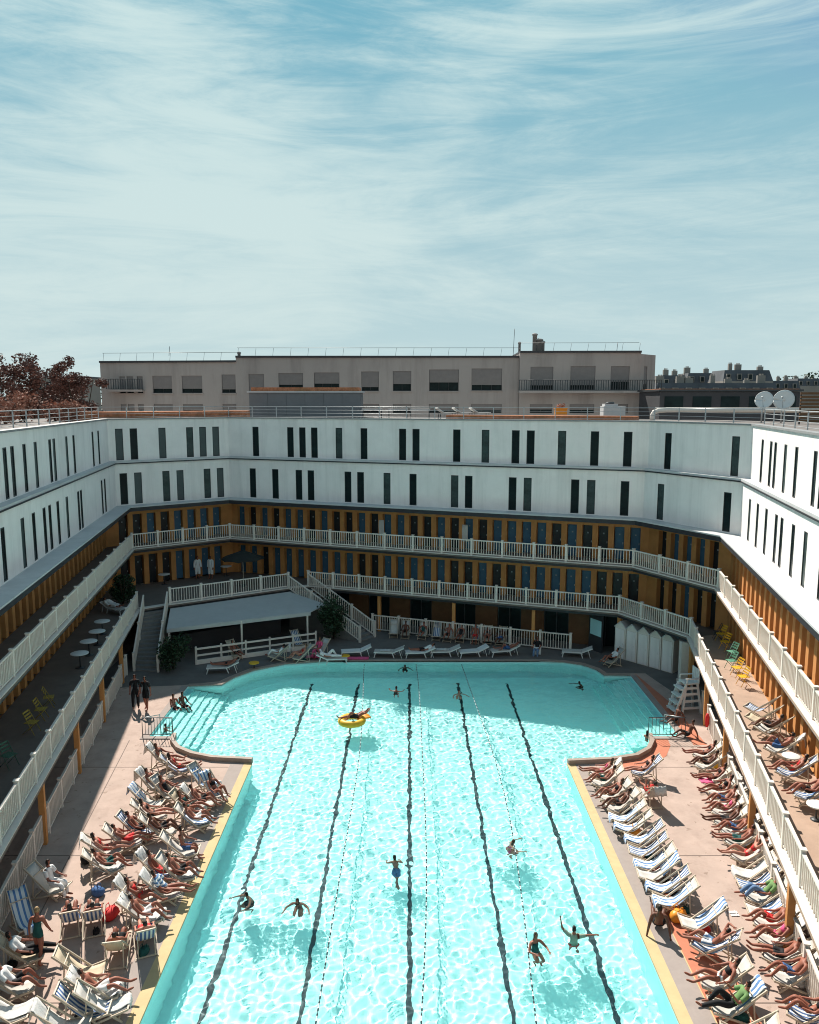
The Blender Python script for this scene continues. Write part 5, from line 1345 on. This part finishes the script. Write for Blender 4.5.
# pool edge and swimmers
p = at(648, 930); person('sit_ground', (7.35, p.y, .02), R(74), 'person in dark trunks sitting on the right pool edge, leaning on both hands', B_, trk('c_black'), 'hair', False, 1.15)
sg = 'people in the pool'
for px, py, pose, yaw, skin, wear, hair, lg_, lab, dz in (
        (395.5, 690, 'float', 80, T_, one('c_black'), 'hair', False, 'person in black swimsuit wading near the far end of the middle rope', .1),
        (458, 690, 'float', -80, P_, bik('c_white'), 'hair', True, 'person in white treading water at the shade line by the far rope', .05),
        (396, 860, 'swim', 100, T_, trk('c_blue'), 'hair', False, 'swimmer in navy trunks heading up the pool beside the middle lane line', .0),
        (253, 890, 'float', 215, T_, trk('c_black'), 'hair', False, 'swimmer over the leftmost dark lane line', -.02),
        (299, 894, 'float', 265, T_, bik('c_black'), 'hair', True, 'swimmer between the two leftmost lane lines, facing the camera', -.03),
        (507, 840, 'float', 5, P_, bik('c_pink'), 'hair2', True, 'swimmer in pink crossing the rope on the right half of the pool', -.03),
        (535, 942, 'tread', -70, T_, one('c_teal'), 'hair2', True, 'girl in teal swimsuit standing in the pool near the right rope', .20),
        (574, 936, 'splash', 78, T_, (('shirt', 'c_sage'), ('trunks', 'c_red')), 'hair', False, 'person in pale green shirt with outstretched arms over the right lane line', -.08),
        (583, 681, 'float', 200, B_, trk('c_black'), 'hair', False, 'person with dark hair treading water in the shaded right corner', -.02),
        (405, 664, 'float', -90, B_, trk('c_black'), 'hair', False, 'person in shadow holding the far pool edge below the low loungers', .0),
        (647, 736, 'tread', 30, T_, bik('c_teal'), 'hair', True, 'person with long dark hair standing by the right curve of the pool', .15),
        (165, 727, 'tread', 40, T_, trk('c_black'), 'hair', False, 'person half in the water beside the left metal barrier', .05)):
    p = at(px, py, 0); person(pose, (p.x, p.y, WATER_Z + .06 + dz), R(yaw), lab, skin, wear, hair, lg_, .92, sg)
for px, py, lab, sk in ((174, 705, 'person sitting on the left pool steps, nearer the deck', T_), (183, 703, 'person sitting on the left pool steps, farther from the deck', B_)):
    p = at(px, py, 0); person('sit', (p.x, p.y, -.62), R(-40), lab, sk, trk('c_black'), 'hair', False, 1.0, 'pair sitting on the left pool steps')
for px, py, yaw, lab in ((667, 722, 205, 'person in black trunks sitting behind the right metal barrier'), (677, 737, 190, 'person in dark trunks sitting on the deck, before the right metal barrier')):
    p = at(px, py, 0); person('sit_ground', (max(p.x, 12.95), p.y, .02), R(yaw), lab, B_, trk('c_black'), 'hair', False, 1.0, 'people by the right metal barrier')
# inflatable ring with two people
p = at(357, 720, 0); q = MB(); g = []
for i in range(25):
    a = 2 * math.pi * i / 24; g.append([((.52 + .17 * math.cos(t)) * math.cos(a), (.52 + .17 * math.cos(t)) * math.sin(a), .17 * math.sin(t)) for t in [2 * math.pi * k / 12 for k in range(13)]])
q.sheet(g); o = q.build('inflatable_ring', M['yellow']); o.location = (p.x - .25, p.y, WATER_Z + .1); tag(o, 'yellow inflatable ring floating between the left lane lines', 'pool float')
person('lie_knees', (p.x - .05, p.y, WATER_Z - .22), R(200), 'person in black trunks lying across the yellow ring', T_, trk('c_black'), 'hair', False)
q = MB(); rows = [[(-.5 + i * .2, -.35 + .14 * j, .08 + .05 * math.sin(i * 1.2) * math.sin(j * 1.5)) for j in range(6)] for i in range(6)]; q.sheet(rows, (0, 0, .07)); o = q.build('inflatable_mat', M['orange']); o.scale = (.7, .7, 1); o.location = (p.x + .25, p.y + .3, WATER_Z + .05); o.rotation_euler = (0, 0, .5); tag(o, 'small orange inflatable mat touching the yellow ring', 'pool float')

# bags, hats and loose bits
rngb = random.Random(21)


def bag(loc, s, m, label):
    q = MB(); prof = [(s * .7, .0), (s, s * .3), (s * .9, s * .8), (s * .55, s * 1.05)]
    n = 14; vs = []; fs = []
    for r_, z in prof:
        for k in range(n): t = 2 * math.pi * k / n; w_ = 1 + rngb.uniform(-.12, .12); vs.append((r_ * w_ * math.cos(t), r_ * w_ * .7 * math.sin(t), z + .002))
    for i in range(3):
        for k in range(n): k2 = (k + 1) % n; fs.append((i * n + k, i * n + k2, (i + 1) * n + k2, (i + 1) * n + k))
    fs += [tuple(reversed(range(n))), tuple(3 * n + k for k in range(n))]; q.add(vs, fs, True)
    r = thing('bag', label, 'bag', loc, rngb.uniform(0, 3), 'bags on the deck'); q.build('body', M[m], r, (0, 0, 0))
    q = MB()
    for sy in (-1, 1): q.tube([(-s * .35, sy * s * .3, s), (-s * .2, sy * s * .34, s * 1.5), (s * .2, sy * s * .34, s * 1.5), (s * .35, sy * s * .3, s)], .012, 6)
    q.build('handle', M[m], r, (0, 0, 0))


for px, py, s, m, lab in ((111, 918, .3, 'red', 'red bag lying beside the striped chairs on the left deck'), (635, 836, .28, 'orange', 'orange beach bag among the empty striped right chairs'), (678, 920, .3, 'orange', 'orange beach bag beside the person on the right pool edge'),
                          (713, 768, .26, 'yellow', 'yellow bag by the second chair along the right fence'), (98, 895, .24, 'c_blue', 'navy bag in front of the red bag on the left deck'), (86, 862, .26, 'black', 'black bag behind the white-toweled chair on the left deck'), (724, 789, .22, 'yellow', 'small yellow bag near the pink towel on the right deck')):
    p = at(px, py, 0); bag((p.x, p.y, .003), s, m, lab)
for a_ in BAGQ: bag(*a_)
p = at(706, 783, .3); q = MB(); q.sheet([[(-.25 + .1 * i, -.2 + .08 * j, .02 + .02 * math.sin(i * 2 + j)) for j in range(6)] for i in range(6)], (0, 0, .03)); o = q.build('towel', M['c_pink']); o.location = (p.x, p.y, .36); tag(o, 'small pink towel over the front of a right fence chair', 'towel')
for i, (px, py, m, lab) in enumerate(((318, 658, 'c_pink', 'pink towel laid on the far pool edge, left of the yellow table'), (357, 660, 'c_pink', 'pink towel laid flat on the far pool edge near the middle'))):
    p = at(px, py, 0); q = MB(); q.sheet([[(-.7 + .2 * i_, -.25 + .1 * j, .02 + .01 * math.sin(i_ * 2 + j)) for j in range(6)] for i_ in range(8)], (0, 0, .015)); o = q.build('towel', M[m]); o.location = (p.x, max(45.95, p.y), .06); tag(o, lab, 'towel', 'pink towels on the far pool edge')
for i, (px, py, lab) in enumerate(((734, 914, 'pair of white sandals on the right deck by the denim-clad person'), (612, 800, 'pair of pale sandals under the fourth right poolside chair'))):
    p = at(px, py, 0); r = thing('sandals', lab, 'sandals', (p.x, p.y, .003), .4 * i, 'sandals on the deck')
    for s in (-1, 1): q = MB(); q.box((0, s * .07, .012), (.25, .09, .02)); q.bar((.05, s * .07 - .05, .02), (.05, s * .07 + .05, .05), .03, .008); q.build('sandal', M['plastic'], r, (0, 0, 0))

# white towels hung in two cabin doorways of the upper back gallery
for px, lab in ((381.5, 'white towel hanging in a doorway of the upper back gallery, nearer the big shrub'), (465, 'white towel hanging in a doorway of the upper back gallery, nearer the middle')):
    s_ = s_of_px(px, W1[2], W1[3], 7.0); (ux, uy), (nx, ny), l, ang = frame_of(W1[2], W1[3]); x, y = W1[2][0] + ux * s_ - nx * .03, W1[2][1] + uy * s_ - ny * .03
    q = MB(); q.sheet([[(-.2 + .05 * j, .015 * math.sin(j * 1.8 + i), .55 + .14 * i) for j in range(9)] for i in range(9)], (0, .015, 0)); o = q.build('towel', M['towel']); o.location = (x, y, Z2); o.rotation_euler = (0, 0, ang); tag(o, lab, 'towel', 'towels hung in the gallery doorways')
